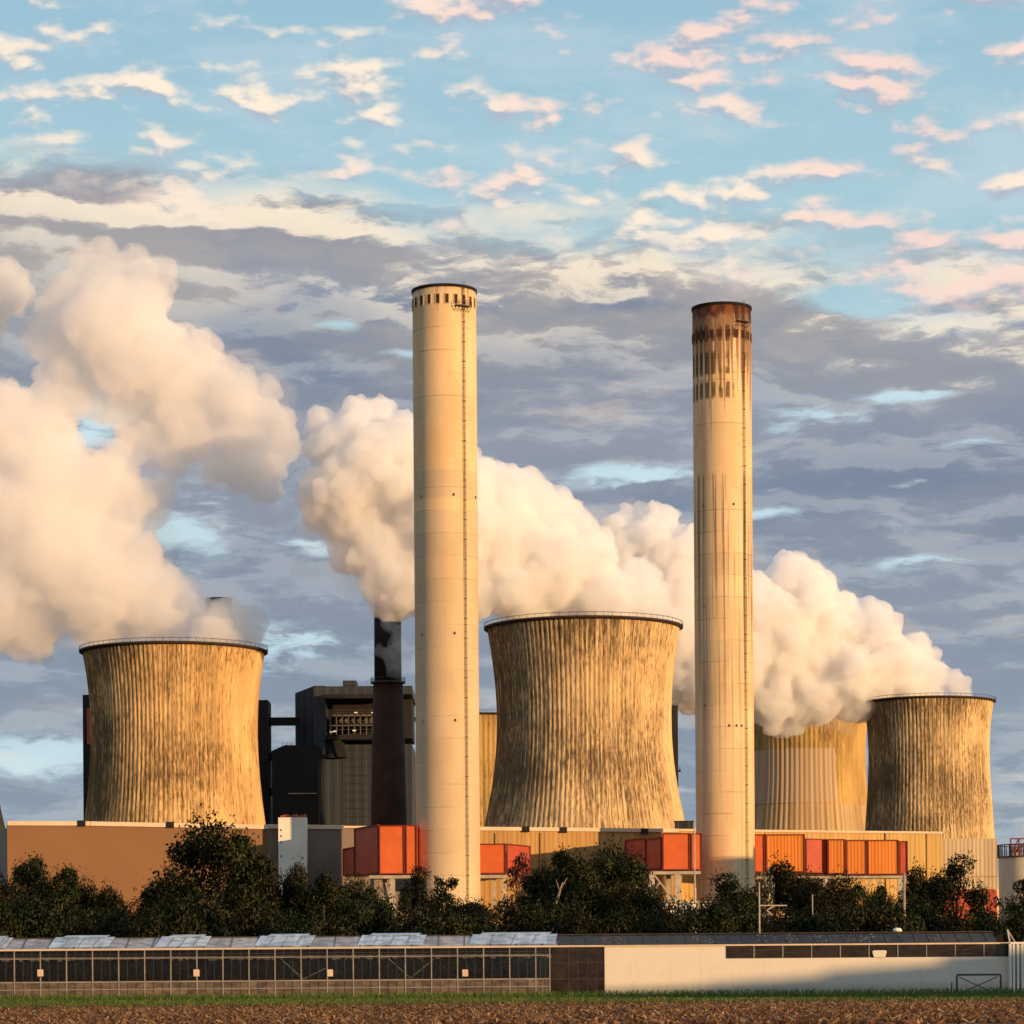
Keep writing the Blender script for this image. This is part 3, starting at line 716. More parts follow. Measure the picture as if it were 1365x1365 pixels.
# ---- orange flue ducts on steel trestles
def duct(name, faces, label, legs, tr=None):
    """faces: (px0,Y0,px1,Y1,pytop,pybottom,material); legs: trestle"""
    px, Yd = faces[len(faces)//2][0], faces[len(faces)//2][1]
    r = empty(name, (X(px, Yd), Yd, 0), label, 'duct', 'orange flue ducts beside the pale chimneys')
    for p0, y0, p1, y1, q0, q1, mt in faces:
        a, b_ = P(p0, q0, y0), P(p1, q0, y1); zb, zt = Z((p0+p1)/2, q1, (y0+y1)/2), Z((p0+p1)/2, q0, (y0+y1)/2)
        MB().prism([(a.x, y0), (b_.x, y1), (b_.x, y1+9), (a.x, y0+9)], zb, zt).build('casing', mt, r)
        mb = MB()                                  # flange round the front edge of each length
        e = .28
        t_ = Vector((b_.x-a.x, y1-y0, 0)).normalized(); nrm = Vector((t_.y, -t_.x, 0))
        for (u, w_) in ((a, 1), (b_, -1)):
            p = Vector((u.x, u.y, 0)) + t_*w_*e/2 + nrm*.14
            mb.bar((p.x, p.y, zb), (p.x, p.y, zt), e, .28)
        for z in (zb+.14, zt-.14):
            p, q = Vector((a.x, a.y, z))+nrm*.15+t_*e, Vector((b_.x, b_.y, z))+nrm*.15-t_*e
            mb.bar(p, q, .28, .28)
        mb.build('flange', M['red_edge'], r)
    mb = MB()
    for kind, *v in legs:
        if kind == 'beam':
            p0, p1, q, Y = v; B(mb, p0, q, p1, q+4.6, Y-.4, 8)
        elif kind == 'leg':
            p0, q, Y, wd = v; a = P(p0, q, Y); mb.box(a.x-wd/2, a.x+wd/2, Y-wd/2, Y+wd/2, 0, a.z)
        else:
            p0, q0, p1, q1, Y = v; mb.bar(P(p0, q0, Y), P(p1, q1, Y), .35)
    mb.build('trestle', M['steel'], r)
    return r
O, OR, RD = M['orange'], M['orange_rib'], M['red']  # red on faces turned from the sun puts their shade into the colour
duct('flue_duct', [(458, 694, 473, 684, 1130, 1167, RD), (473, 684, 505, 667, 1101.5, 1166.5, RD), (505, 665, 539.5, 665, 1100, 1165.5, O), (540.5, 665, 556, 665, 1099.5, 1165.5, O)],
     'bulky orange duct elbow with its shaded side coloured dark red left of the clean chimney',
     [('beam', 492, 555, 1166.5, 665.5), ('leg', 523, 1170, 666, 1.2), ('leg', 513, 1170, 672, .9), ('brace', 500, 1190, 513, 1170, 670), ('brace', 513, 1172, 526, 1215, 671), ('leg', 496, 1170, 675, .9), ('brace', 523, 1205, 508, 1185, 668)])
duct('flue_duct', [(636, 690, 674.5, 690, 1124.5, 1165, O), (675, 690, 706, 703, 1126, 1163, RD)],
     'low orange duct right of the clean chimney, partly behind a red-leaved tree',
     [('beam', 636, 676, 1166, 690.5), ('leg', 672, 1170, 691, 1.0), ('leg', 659, 1170, 695, .8)])
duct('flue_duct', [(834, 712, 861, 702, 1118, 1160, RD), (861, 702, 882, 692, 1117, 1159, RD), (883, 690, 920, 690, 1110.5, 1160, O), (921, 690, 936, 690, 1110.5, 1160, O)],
     'orange duct on a braced steel trestle left of the sooty chimney',
     [('beam', 868, 934, 1161, 690.5), ('leg', 869, 1165, 691, 1.25), ('leg', 856, 1165, 698, 1.1), ('leg', 903, 1165, 691, 1.4), ('brace', 872, 1166, 903, 1206, 691.5), ('brace', 869, 1166, 858, 1205, 695), ('leg', 891, 1165, 698, 1.1), ('leg', 849, 1165, 702, .8), ('brace', 880, 1175, 866, 1197, 698)])
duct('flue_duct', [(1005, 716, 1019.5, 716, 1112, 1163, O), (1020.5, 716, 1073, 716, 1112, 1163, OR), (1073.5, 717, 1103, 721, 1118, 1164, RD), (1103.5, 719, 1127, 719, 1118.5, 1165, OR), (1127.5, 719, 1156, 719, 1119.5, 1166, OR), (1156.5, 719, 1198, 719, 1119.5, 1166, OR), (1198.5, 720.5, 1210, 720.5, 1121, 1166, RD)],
     'long ribbed orange duct in seven lengths right of the sooty chimney',
     [('beam', 1008, 1208, 1167, 719.5), ('leg', 1200, 1170, 720, 1.2), ('leg', 1206, 1170, 726, 1.0), ('brace', 1163, 1170, 1150, 1190, 720), ('brace', 1166, 1170, 1184, 1192, 720), ('leg', 1100, 1170, 720, 1.2), ('leg', 1050, 1170, 718, 1.2)])
# white silo at the right edge
Ys = 815
cx, R = X(1372, Ys), 8.4; zt = Z(1345, 1142, Ys)
r = empty('storage_silo', (cx, Ys, 0), 'white cylindrical silo cut off by the right edge, machinery on its top', 'silo')
MB().lathe(cx, Ys, [(.01, 0), (R, 0), (R, zt), (.01, zt)], 96).build('tank', plain('silo_cream', (.62, .56, .42), .5, var=.06, nscale=.15), r, False)
mb = MB().lathe(cx, Ys, [(R, zt-.3), (R+.5, zt-.3), (R+.5, zt), (R, zt)], 64)
for k in range(30):
    a = 2*math.pi*k/30; x0, y0 = cx+(R+.35)*math.sin(a), Ys-(R+.35)*math.cos(a); mb.box(x0-.14, x0+.14, y0-.14, y0+.14, zt, zt+3.2)
mb.lathe(cx, Ys, [(R+.2, zt+3.0), (R+.5, zt+3.0), (R+.5, zt+3.3), (R+.2, zt+3.3)], 64)
mb.build('railing', M['steel_dark'], r)
mb = MB(); x0 = X(1346, Ys-4)
for k in range(4): mb.box(x0+k*2.2, x0+k*2.2+.35, Ys-5, Ys-4.6, zt, zt+4.8)
for z in (1.2, 2.9, 4.6): mb.box(x0, x0+8, Ys-5.05, Ys-4.6, zt+z, zt+z+.35)
for k in range(3): mb.bar((x0+k*2.2, Ys-4.8, zt+.2), (x0+k*2.2+2.2, Ys-4.8, zt+4.6), .25)
mb.build('frame', M['red_edge'], r)
mb = MB(); mb.box(x0+1, x0+3.4, Ys-4, Ys-2, zt, zt+2.6); mb.box(x0+4, x0+7, Ys-4, Ys-2, zt, zt+3.6); mb.bar((x0+3.2, Ys-3, zt+2), (x0+3.2, Ys-3, zt+8.5), .15); mb.build('machinery', M['steel'], r)
# ------------------------------------------------------------------ greenhouse and white wing
YG = 375.0
def glass_mat(name, tint, refl, alpha):
    """old horticultural glass: dusty film + reflection over what stands behind"""
    m, t, b = new_mat(name)
    x, y, z = sep(t, geo_pos(t))
    n = t.noise(t.xyz(t.m('MULTIPLY', x, .6), y, t.m('MULTIPLY', z, 1.2)), 1.0, 5, .65)
    pn = t.n('ShaderNodeTexWhiteNoise', {'W': t.m('FLOOR', t.m('DIVIDE', x, 1.12))}, noise_dimensions='1D').outputs[0]
    c = t.mix(t.ss(.35, .65, n), tuple(v*.6 for v in tint), tuple(v*1.25 for v in tint))
    t.put(b.inputs['Base Color'], c); t.put(b.inputs['Roughness'], .5); t.put(b.inputs['Specular IOR Level'], .2)
    gl = t.n('ShaderNodeBsdfGlossy', {'Roughness': .06, 'Color': (.9, .92, .95, 1)})
    tr = t.n('ShaderNodeBsdfTransparent', {'Color': (.86, .9, .88, 1)})
    m1 = t.n('ShaderNodeMixShader', {0: t.m('MULTIPLY_ADD', t.m('ADD', t.m('MULTIPLY', n, .6), t.m('MULTIPLY', pn, .4)), alpha, -alpha*.5+alpha, clamp=True)})
    m.node_tree.links.new(tr.outputs[0], m1.inputs[1]); m.node_tree.links.new(b.outputs[0], m1.inputs[2])
    fr = t.n('ShaderNodeFresnel', {'IOR': 1.45}).outputs[0]
    m2 = t.n('ShaderNodeMixShader', {0: t.m('MULTIPLY_ADD', fr, refl, refl*.06, clamp=True)})
    m.node_tree.links.new(m1.outputs[0], m2.inputs[1]); m.node_tree.links.new(gl.outputs[0], m2.inputs[2])
    m.node_tree.links.new(m2.outputs[0], m.node_tree.nodes['Material Output'].inputs['Surface'])
    return m
def wall_mat():
    m, t, b = new_mat('white_render')
    x, y, z = sep(t, geo_pos(t))
    c = t.mix(t.noise(t.xyz(t.m('MULTIPLY', x, .25), 0, t.m('MULTIPLY', z, .6)), 1, 5, .6), (.60, .545, .46), (.72, .655, .55))
    jt = t.ss(.982, .99, t.m('FRACT', t.m('DIVIDE', x, 4.03)))
    c = t.mix(t.m('MULTIPLY', jt, .22), c, (.3, .27, .23))
    run = t.noise(t.xyz(t.m('MULTIPLY', x, 3.0), 0, t.m('MULTIPLY', z, .22)), 1, 5, .65)
    c = t.mix(t.m('MULTIPLY', t.ss(.56, .72, run), .28), c, (.40, .35, .28))
    sp_ = t.m('MULTIPLY', t.ss(1.5, .1, t.m('ADD', z, t.m('MULTIPLY', t.noise(t.xyz(t.m('MULTIPLY', x, 1.2), 0, 0), 1, 5, .7), -1.2))), .55)
    c = t.mix(sp_, c, (.27, .25, .18))
    t.put(b.inputs['Base Color'], c); t.put(b.inputs['Roughness'], .8)
    return m
M['pane'] = glass_mat('wall_glass', (.07, .045, .03), .16, .06)
M['pane_lime'] = glass_mat('limed_glass', (.19, .14, .10), .35, .62)
M['pane_dirty'] = glass_mat('dirty_glass', (.075, .045, .030), .08, .24)
M['pane_roof'] = glass_mat('roof_glass', (.36, .32, .29), .5, .85)
M['pane_vent'] = glass_mat('vent_glass', (.46, .52, .56), 1.0, .92)
M['frame'] = plain('pale_aluminium', (.27, .23, .19), .5, var=.2, nscale=.6)
M['frame_dark'] = plain('dark_mullion', (.04, .035, .03), .6)
M['wall_white'] = wall_mat()
M['screen'] = plain('shade_screen', (.26, .20, .17), .9, var=.2, nscale=.5)
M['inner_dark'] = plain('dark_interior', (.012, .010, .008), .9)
GX0, GX1 = X(-40, YG, 1300), X(733, YG, 1300)
WX0, WX1 = X(806, YG, 1300), X(1345, YG, 1300)
ZE, ZR, DR = 6.54, 8.05, 4.2                      # eave, ridge, run of the front roof slope
g = empty('greenhouse', ((GX0+WX0)/2, YG, 0), 'long glass greenhouse with open blue roof vents along the field', 'greenhouse')
sp = 34.7/F*YG
# frame
n = int((GX1-GX0)/sp)
posts = [X(19.3 + 34.75*k, YG, 1300) for k in range(-1, 21)] + [GX1]
for k, x in enumerate(posts):
    MB().box(x-.07, x+.07, YG-.09, YG+.12, 0, ZE-.12).build('post', M['frame'], g)
for x0, x1, z, h, nm in ((GX0, WX0, ZE-.10, .22, 'gutter'),):
    MB().box(x0, x1, YG-.28, YG+.15, z, z+h).build(nm, M['parapet'], g)
mb = MB()
for z, h in ((2.32, .16), (1.38, .10), (5.35, .10), (.02, .2)): mb.box(GX0, GX1, YG-.06, YG+.06, z, z+h)
mb.build('rail', M['frame'], g)
mb = MB()
for k in range(len(posts)-1):
    for j in (1, 2): x = posts[k] + (posts[k+1]-posts[k])*j/3; mb.box(x-.035, x+.035, YG-.04, YG+.05, .22, ZE-.12)
for z in (5.9,): mb.box(GX0, GX1, YG-.045, YG+.045, z, z+.07)
mb.build('mullion', M['frame_dark'], g)
mb = MB()
for a, b_ in ((11, 12), (15, 16), (4, 5)) :
    pass
for px in (384+19, 524+22):
    x0, xm, x1_ = X(px-30, YG), X(px, YG), X(px+31, YG)
    mb.bar((x0, YG+.2, 5.25), (xm, YG+.2, 2.6), .10); mb.bar((x1_, YG+.2, 5.0 if px > 500 else 4.0), (xm, YG+.2, 2.6), .10)
mb.build('brace', M['frame'], g)
def pane(nm, z0, z1, mt, x0=GX0, x1=GX1, par=g):
    return MB().box(x0, x1, YG+.0, YG+.012, z0, z1).build(nm, mt, par)
pane('upper_glazing', 2.48, ZE-.12, M['pane']); pane('lower_glazing', .22, 2.32, M['pane_lime'])
# dusty end bays
db = MB().box(GX1+.1, WX0, YG, YG+.012, .1, ZE-.12).build('end_glazing', M['pane_dirty'], g)
mb = MB()
for px in (757, 769, 782, 794): x = X(px, YG); mb.box(x-.05, x+.05, YG-.05, YG+.05, 0, ZE-.12)
mb.box(GX1, WX0, YG-.04, YG+.05, 2.3, 2.4); mb.box(GX1, WX0, YG-.04, YG+.05, 4.4, 4.47); mb.build('end_mullion', M['frame_dark'], g)
# roof: sloping glass with bars, and the opened vents
def slope(x0, x1, t0, t1, up=0.0, th=.03):
    """panel on the roof slope between run fractions t0..t1, lifted by `up` at the upper edge"""
    y0, y1 = YG-.1+DR*t0, YG-.1+DR*t1; z0, z1_ = ZE+.12+(ZR-ZE-.12)*t0, ZE+.12+(ZR-ZE-.12)*t1
    return [(x0, y0, z0), (x1, y0, z0), (x1, y1, z1_+up), (x0, y1, z1_+up), (x0, y0, z0-th), (x1, y0, z0-th), (x1, y1, z1_+up-th), (x0, y1, z1_+up-th)], \
        [(0, 1, 2, 3), (7, 6, 5, 4), (4, 5, 1, 0), (5, 6, 2, 1), (6, 7, 3, 2), (7, 4, 0, 3)]
RX1 = X(742, YG)
mb = MB(); mb.add(*slope(GX0, RX1, 0, 1)); mb.build('roof_glass', M['pane_roof'], g)
def bars(x0, x1, step, nm, mt, par):
    mb = MB(); x = x0
    while x <= x1:
        mb.bar((x, YG-.1, ZE+.17), (x, YG-.1+DR, ZR+.05), .07); x += step
    mb.bar((x0, YG-.1+DR, ZR+.06), (x1, YG-.1+DR, ZR+.06), .12)
    return mb.build(nm, mt, par)
bars(GX0, RX1, sp*1.0, 'glazing_bar', M['frame_dark'], g)
for p0, p1, q in ((-18, 5, 1), (62, 142, 1), (205, 272, 1), (338, 412, 1), (475, 562, 1), (624, 738, 1)):
    v, f = slope(X(p0, YG), X(p1, YG), .12, .99, .12)
    v = [(x + (0 if i in (0, 3, 4, 7) else 0) + (y-YG)*.12, y, z+.08) for i, (x, y, z) in enumerate(v)]
    vt = MB().add(v, f).build('roof_vent', M['pane_vent'], g)
    a, b_ = X(p0+14 if p1-p0 > 40 else p0, YG), X(p1-8, YG)
    MB().add([(a, YG+DR-.5, ZR+.15), (b_, YG+DR-.5, ZR+.15), (b_+.5, YG+DR+.5, ZR+.42), (a+.5, YG+DR+.5, ZR+.42), (a, YG+DR-.5, ZR+.10), (b_, YG+DR-.5, ZR+.10), (b_+.5, YG+DR+.5, ZR+.37), (a+.5, YG+DR+.5, ZR+.37)],
             [(0, 1, 2, 3), (7, 6, 5, 4), (4, 5, 1, 0), (5, 6, 2, 1), (6, 7, 3, 2), (7, 4, 0, 3)]).build('vent_flap', M['pane_vent'], vt)
    mb = MB()
    for k in range(1, 4):
        x = X(p0+(p1-p0)*k/4, YG); mb.bar((x+.05, YG+.45, ZE+.45), (x+.6, YG-.1+DR*.98, ZR+.22), .05)
    mb.build('vent_bar', M['frame'], vt)
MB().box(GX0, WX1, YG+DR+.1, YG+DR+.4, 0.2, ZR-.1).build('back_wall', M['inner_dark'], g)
MB().box(GX0, GX1, YG+.5, YG+4, 5.55, 5.62).build('shade_screen', M['screen'], g)
mb = MB(); rr3 = random.Random(3)
x = GX0
while x < GX1:                                     # gathered edge of the screen, hanging unevenly
    w_ = rr3.uniform(.3, .7); d = rr3.uniform(.12, .5)
    mb.box(x, x+w_, YG+.5+rr3.uniform(0, .1), YG+.55+.1, 5.55-d, 5.55); x += w_
mb.build('screen_edge', M['screen'], g)
for px in (54, 262, 440, 620):
    p = P(px, 1297, YG); b_ = MB().box(p.x-.38, p.x+.38, YG-.28, YG-.1, p.z-.45, p.z+.45).build('vent_motor', M['parapet'], g, bevel=.05)
# crop inside (tomato rows read as one dark mass)
N = 16000
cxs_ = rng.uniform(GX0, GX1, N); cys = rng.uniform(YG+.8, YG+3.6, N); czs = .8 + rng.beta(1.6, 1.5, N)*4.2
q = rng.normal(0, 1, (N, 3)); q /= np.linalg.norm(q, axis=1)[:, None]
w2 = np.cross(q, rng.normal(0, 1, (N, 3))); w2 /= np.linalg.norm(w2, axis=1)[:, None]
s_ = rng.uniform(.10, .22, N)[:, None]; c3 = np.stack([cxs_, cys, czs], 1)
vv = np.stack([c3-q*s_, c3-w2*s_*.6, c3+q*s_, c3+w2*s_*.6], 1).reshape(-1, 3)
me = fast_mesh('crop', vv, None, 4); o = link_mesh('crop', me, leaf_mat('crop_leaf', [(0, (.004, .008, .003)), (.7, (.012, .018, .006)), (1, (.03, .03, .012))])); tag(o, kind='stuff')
# white wing
wg = empty('white_wing', ((WX0+WX1)/2, YG, 0), 'white walled wing with a strip of dark windows at the right', 'building')
zs_ = Z(1150, 1276.5, YG); xs_ = X(966, YG)
MB().fprism([(WX0, 0), (WX1, 0), (WX1, zs_), (xs_, zs_), (xs_, ZE-.1), (WX0, ZE-.1)], YG-.12, YG+.25).build('wall', M['wall_white'], wg)
MB().box(xs_, WX1-.3, YG+.02, YG+.032, zs_, ZE-.1).build('window_strip', M['pane_dirty'], wg)
for k in range(11):
    x = X(966 + k*38.3, YG); MB().box(x-.06, x+.06, YG-.1, YG+.1, zs_, ZE-.1).build('window_post', M['frame'], wg)
MB().box(xs_+.05, WX1-.35, YG-.05, YG+.06, zs_, zs_+.10).build('sill', M['frame_dark'], wg)
mb = MB()
for p0, p1, z in ((1000, 1045, 5.85), (1046, 1060, 5.5), (1140, 1150, 5.6), (1268, 1292, 5.7), (1262, 1300, 5.2), (990, 1010, 5.4)): mb.box(X(p0, YG), X(p1, YG), YG+.8, YG+1, z, z+.06)
mb.build('inner_pipe', M['frame'], wg)
MB().box(WX0, WX1, YG-.3, YG+.15, ZE-.1, ZE+.10).build('gutter', M['parapet'], wg)
mb = MB(); mb.add(*slope(RX1+.02, X(1328, YG), 0, 1)); mb.build('roof_glass', M['pane_dirty'], wg)
bars(RX1+.1, X(1330, YG), sp*.55, 'glazing_bar', M['frame_dark'], wg)
mb = MB()
rr4 = random.Random(12)
for k in range(150):                               # leaves and lichen caught on the old roof
    tt = rr4.uniform(.1, .95); x = rr4.gauss(X(rr4.choice((935, 1020, 1050, 1095, 1145, 1165, 1250, 700, 820)), YG), .9); s2 = rr4.uniform(.05, .14)
    y = YG-.1+DR*tt; z = ZE+.12+(ZR-ZE-.12)*tt
    mb.add([(x-s2, y-s2, z+.02-s2*.36), (x+s2, y-s2*.5, z+.02-s2*.2), (x+s2*.6, y+s2, z+.03+s2*.36), (x-s2*.7, y+s2*.6, z+.03+s2*.2)], [(0, 1, 2, 3)])
mb.build('lichen', M['screen'], wg)
mb = MB(); mb.bar((X(1345, YG), YG-.2, ZE+.1), (X(1350, YG), YG+DR, ZR+.2), .22); mb.bar((X(1352, YG), YG-.2, ZE+.1), (X(1350, YG), YG+DR, ZR+.2), .12); mb.build('verge', M['parapet'], wg)
# white tub on the ledge
p = P(1172, 1276, YG)
tb = MB(); zz = zs_
tb.fprism([(p.x-.72, zz), (p.x+.72, zz), (p.x+.95, zz+.78), (p.x+.70, zz+.92), (p.x-.70, zz+.92), (p.x-.95, zz+.78)], YG-.35, YG-.11)
o = tb.build('wall_tub', M['wall_white'], None, bevel=.05); tag(o, 'small white tub hanging on the dark window strip of the wing', 'tub')
# porch with glazed door at the right end
pr = empty('glass_porch', (X(1358, YG-1), YG-1.2, 0), 'white framed glass porch at the right end of the white wall', 'porch')
a, b_ = X(1346, YG-1.2), X(1395, YG-1.2)
mb = MB()
for x in (a, X(1350.5, YG-1.2), X(1356, YG-1.2), X(1362, YG-1.2), X(1376, YG-1.2), b_): mb.box(x-.14, x+.14, YG-1.3, YG-1.1, 0, ZE-.12)
mb.box(a, b_, YG-1.35, YG-1.05, ZE-.12, ZE+.12)
mb.box(a-.14, a+.14, YG-1.1, YG-.32, 0, ZE-.1)
mb.build('frame', M['white_paint'], pr)
mb = MB()
for z in (.6, 1.5, 2.4, 3.3, 4.2, 5.1): mb.box(X(1354, YG), b_, YG-1.25, YG-1.15, z, z+.09)
mb.build('glazing_bar', M['frame'], pr)
MB().box(a, b_, YG-1.21, YG-1.2, .1, ZE-.12).build('glazing', M['pane'], pr)
MB().box(a+.2, b_, YG-.4, YG-.35, 0, ZE-.2).build('back_wall', M['wall_white'], pr)
# round fan hood on the roof
p = P(1197, 1242, YG+DR)
r = empty('roof_fan', (p.x, YG+DR+.6, ZR), 'round white fan hood on the dark ridge above the white wing', 'ventilator')
MB().lathe(p.x, YG+DR+.6, [(.01, ZR-.3), (.42, ZR-.3), (.42, ZR+.15), (.01, ZR+.15)], 24).build('neck', M['steel'], r)
MB().lathe(p.x, YG+DR+.6, [(.01, ZR+.15), (.62, ZR+.15), (.58, ZR+.4), (.40, ZR+.58), (.01, ZR+.66)], 32).build('hood', M['white_paint'], r, True)
# steel rack on the grass
Yr = 366
r = empty('steel_rack', (X(1304, Yr), Yr, 0), 'dark steel frame with a cross brace leaning by the white wall', 'rack')
mb = MB(); xl, xr_ = X(1274.5, Yr), X(1333, Yr); zt = Z(1300, 1300, Yr)
for y in (Yr,): 
    mb.box(xl-.11, xl+.11, y, y+.2, 0, zt); mb.box(xr_-.11, xr_+.11, y, y+.2, 0, zt); mb.box(xl, xr_, y+.0, y+.2, zt-.06, zt+.18)
mb.build('frame', M['steel_dark'], r)
mb = MB(); mb.bar((xl+.3, Yr+.3, zt-.2), (xr_-.9, Yr+.3, .25), .12); mb.bar((xr_-.3, Yr+.5, zt-.2), (xl+.5, Yr+.5, .25), .12); mb.build('brace', M['steel_dark'], r)
mb = MB(); xq = X(1267, Yr); mb.bar((xq, Yr, 0), (xq+.05, Yr, Z(1267, 1309, Yr)), .14); o = mb.build('short_stake', M['steel_dark']); tag(o, 'short dark stake left of the steel rack by the white wall', 'stake')
# poles
def pole(px, top, Y, rr_, label, mt, arm=None):
    p = P(px, top, Y); r = empty('utility_pole', (p.x, Y, 0), label, 'pole')
    MB().tube([(p.x, Y, 0), (p.x, Y, p.z)], [rr_, rr_*.75], 10).build('mast', mt, r, True)
    if arm:
        mb = MB()
        for a, b_, c, d in arm: mb.bar(P(a, b_, Y), P(c, d, Y), .16)
        mb.build('arm', mt, r)
    return r
pole(1012, 1176, 398, .13, 'thin pale catenary mast with a side arm in front of the trees', M['steel'], [(1012, 1207, 1049, 1207), (1030, 1220, 1022, 1213), (1022, 1213, 1032, 1208)])
pole(1205, 1163, 420, .26, 'thick weathered pole standing among the trees under the orange duct', M['wood_pole'])
pole(925.5, 1092, 640, .22, 'tall thin mast in front of the orange duct by the sooty chimney', M['steel'])
pole(1083, 1192, 440, .1, 'short thin post between the dark trees right of the catenary mast', M['steel'])
# low white shed behind the shrubs
r = empty('white_shed', (X(895, 620), 620, 0), 'low white shed glimpsed through shrubs under the trestle', 'shed')
mb = MB(); B(mb, 858, 1204, 946, 1320, 620, 8); mb.build('wall', M['white_paint'], r)
mb = MB(); B(mb, 856, 1201, 948, 1204, 619.5, 9); mb.build('roof', M['steel'], r)
# ------------------------------------------------------------------ ground
def ground_mat(name, stops, sc, rough=.95):
    m, t, b = new_mat(name)
    p = geo_pos(t)
    n = t.noise(p, sc, 8, .65)
    c = t.ramp(t.ss(.3, .7, n), stops)
    t.put(b.inputs['Base Color'], c); t.put(b.inputs['Roughness'], rough); t.put(b.inputs['Specular IOR Level'], .1)
    bp = t.n('ShaderNodeBump', {'Strength': .8, 'Distance': .15, 'Height': t.noise(p, sc*2.5, 6, .7)})
    t.put(b.inputs['Normal'], bp.outputs[0])
    return m
def sheet_obj(name, x0, x1, y0, y1, z, mt):
    me = bpy.data.meshes.new(name); me.from_pydata([(x0, y0, z), (x1, y0, z), (x1, y1, z), (x0, y1, z)], [], [(0, 1, 2, 3)]); me.update()
    o = link_mesh(name, me, mt); return tag(o, kind='structure')
sheet_obj('ground', -12000, 12000, -3000, 24000, 0, ground_mat('earth', [(0, (.035, .028, .016)), (1, (.08, .062, .035))], .15))
sheet_obj('ploughed_field', -400, 400, 20, 262, .004, ground_mat('ploughed_earth', [(0, (.07, .030, .014)), (.5, (.20, .095, .042)), (1, (.36, .21, .10))], 1.2))
sheet_obj('grass_verge', -400, 400, 262, 372, .004, ground_mat('verge_soil', [(0, (.018, .026, .008)), (1, (.05, .065, .018))], .5))
def tufts(name, x0, x1, y0, y1, N, hmin, hmax, wmin, wmax, mt, lean, flat=0.0, power=1.0):
    x = rng.uniform(x0, x1, N); y = y0 + (y1-y0)*rng.uniform(0, 1, N)**power
    h = rng.uniform(hmin, hmax, N); wd = rng.uniform(wmin, wmax, N); a = rng.uniform(0, np.pi, N)
    la = rng.uniform(0, 2*np.pi, N); ll = rng.uniform(0, lean, N)*h
    dx, dy = np.cos(a)*wd/2, np.sin(a)*wd/2
    z0 = rng.uniform(0, flat, N) if flat else np.zeros(N)
    b0 = np.stack([x-dx, y-dy, z0], 1); b1 = np.stack([x+dx, y+dy, z0], 1)
    t1 = np.stack([x+dx*.5+np.cos(la)*ll, y+dy*.5+np.sin(la)*ll, z0+h], 1); t0 = np.stack([x-dx*.3+np.cos(la)*ll, y-dy*.3+np.sin(la)*ll, z0+h*.9], 1)
    v = np.stack([b0, b1, t1, t0], 1).reshape(-1, 3)
    o = link_mesh(name, fast_mesh(name, v, None, 4), mt); return tag(o, kind='stuff')
GR = leaf_mat('grass_blade', [(0, (.035, .095, .008)), (.5, (.075, .175, .018)), (.9, (.14, .23, .03)), (1, (.30, .24, .08))])
tufts('grass', -75, 75, 262, 372, 52000, .08, .32, .06, .16, GR, .7)
tufts('dry_grass', -70, 70, 262, 372, 9000, .12, .45, .06, .15, leaf_mat('dry_blade', [(0, (.04, .05, .012)), (.6, (.12, .11, .035)), (1, (.30, .24, .10))]), .9)
tufts('tall_grass', -72, 72, 360, 373.5, 9000, .35, 1.0, .06, .14, GR, .8)
ST = leaf_mat('stubble_stalk', [(0, (.035, .014, .008)), (.3, (.12, .046, .020)), (.7, (.26, .115, .05)), (1, (.55, .34, .17))])
tufts('crop_stubble', -52, 52, 148, 266, 90000, .03, .26, .07, .34, ST, 2.4, .08)
tufts('straw', -52, 52, 150, 262, 9000, .10, .42, .05, .16, leaf_mat('straw', [(0, (.12, .055, .025)), (.5, (.28, .15, .065)), (1, (.55, .38, .20))]), 2.8, .06)
tufts('weeds', -60, 60, 250, 270, 6500, .15, .5, .08, .22, leaf_mat('weed', [(0, (.03, .045, .010)), (.6, (.09, .08, .025)), (1, (.30, .20, .09))]), 1.0)

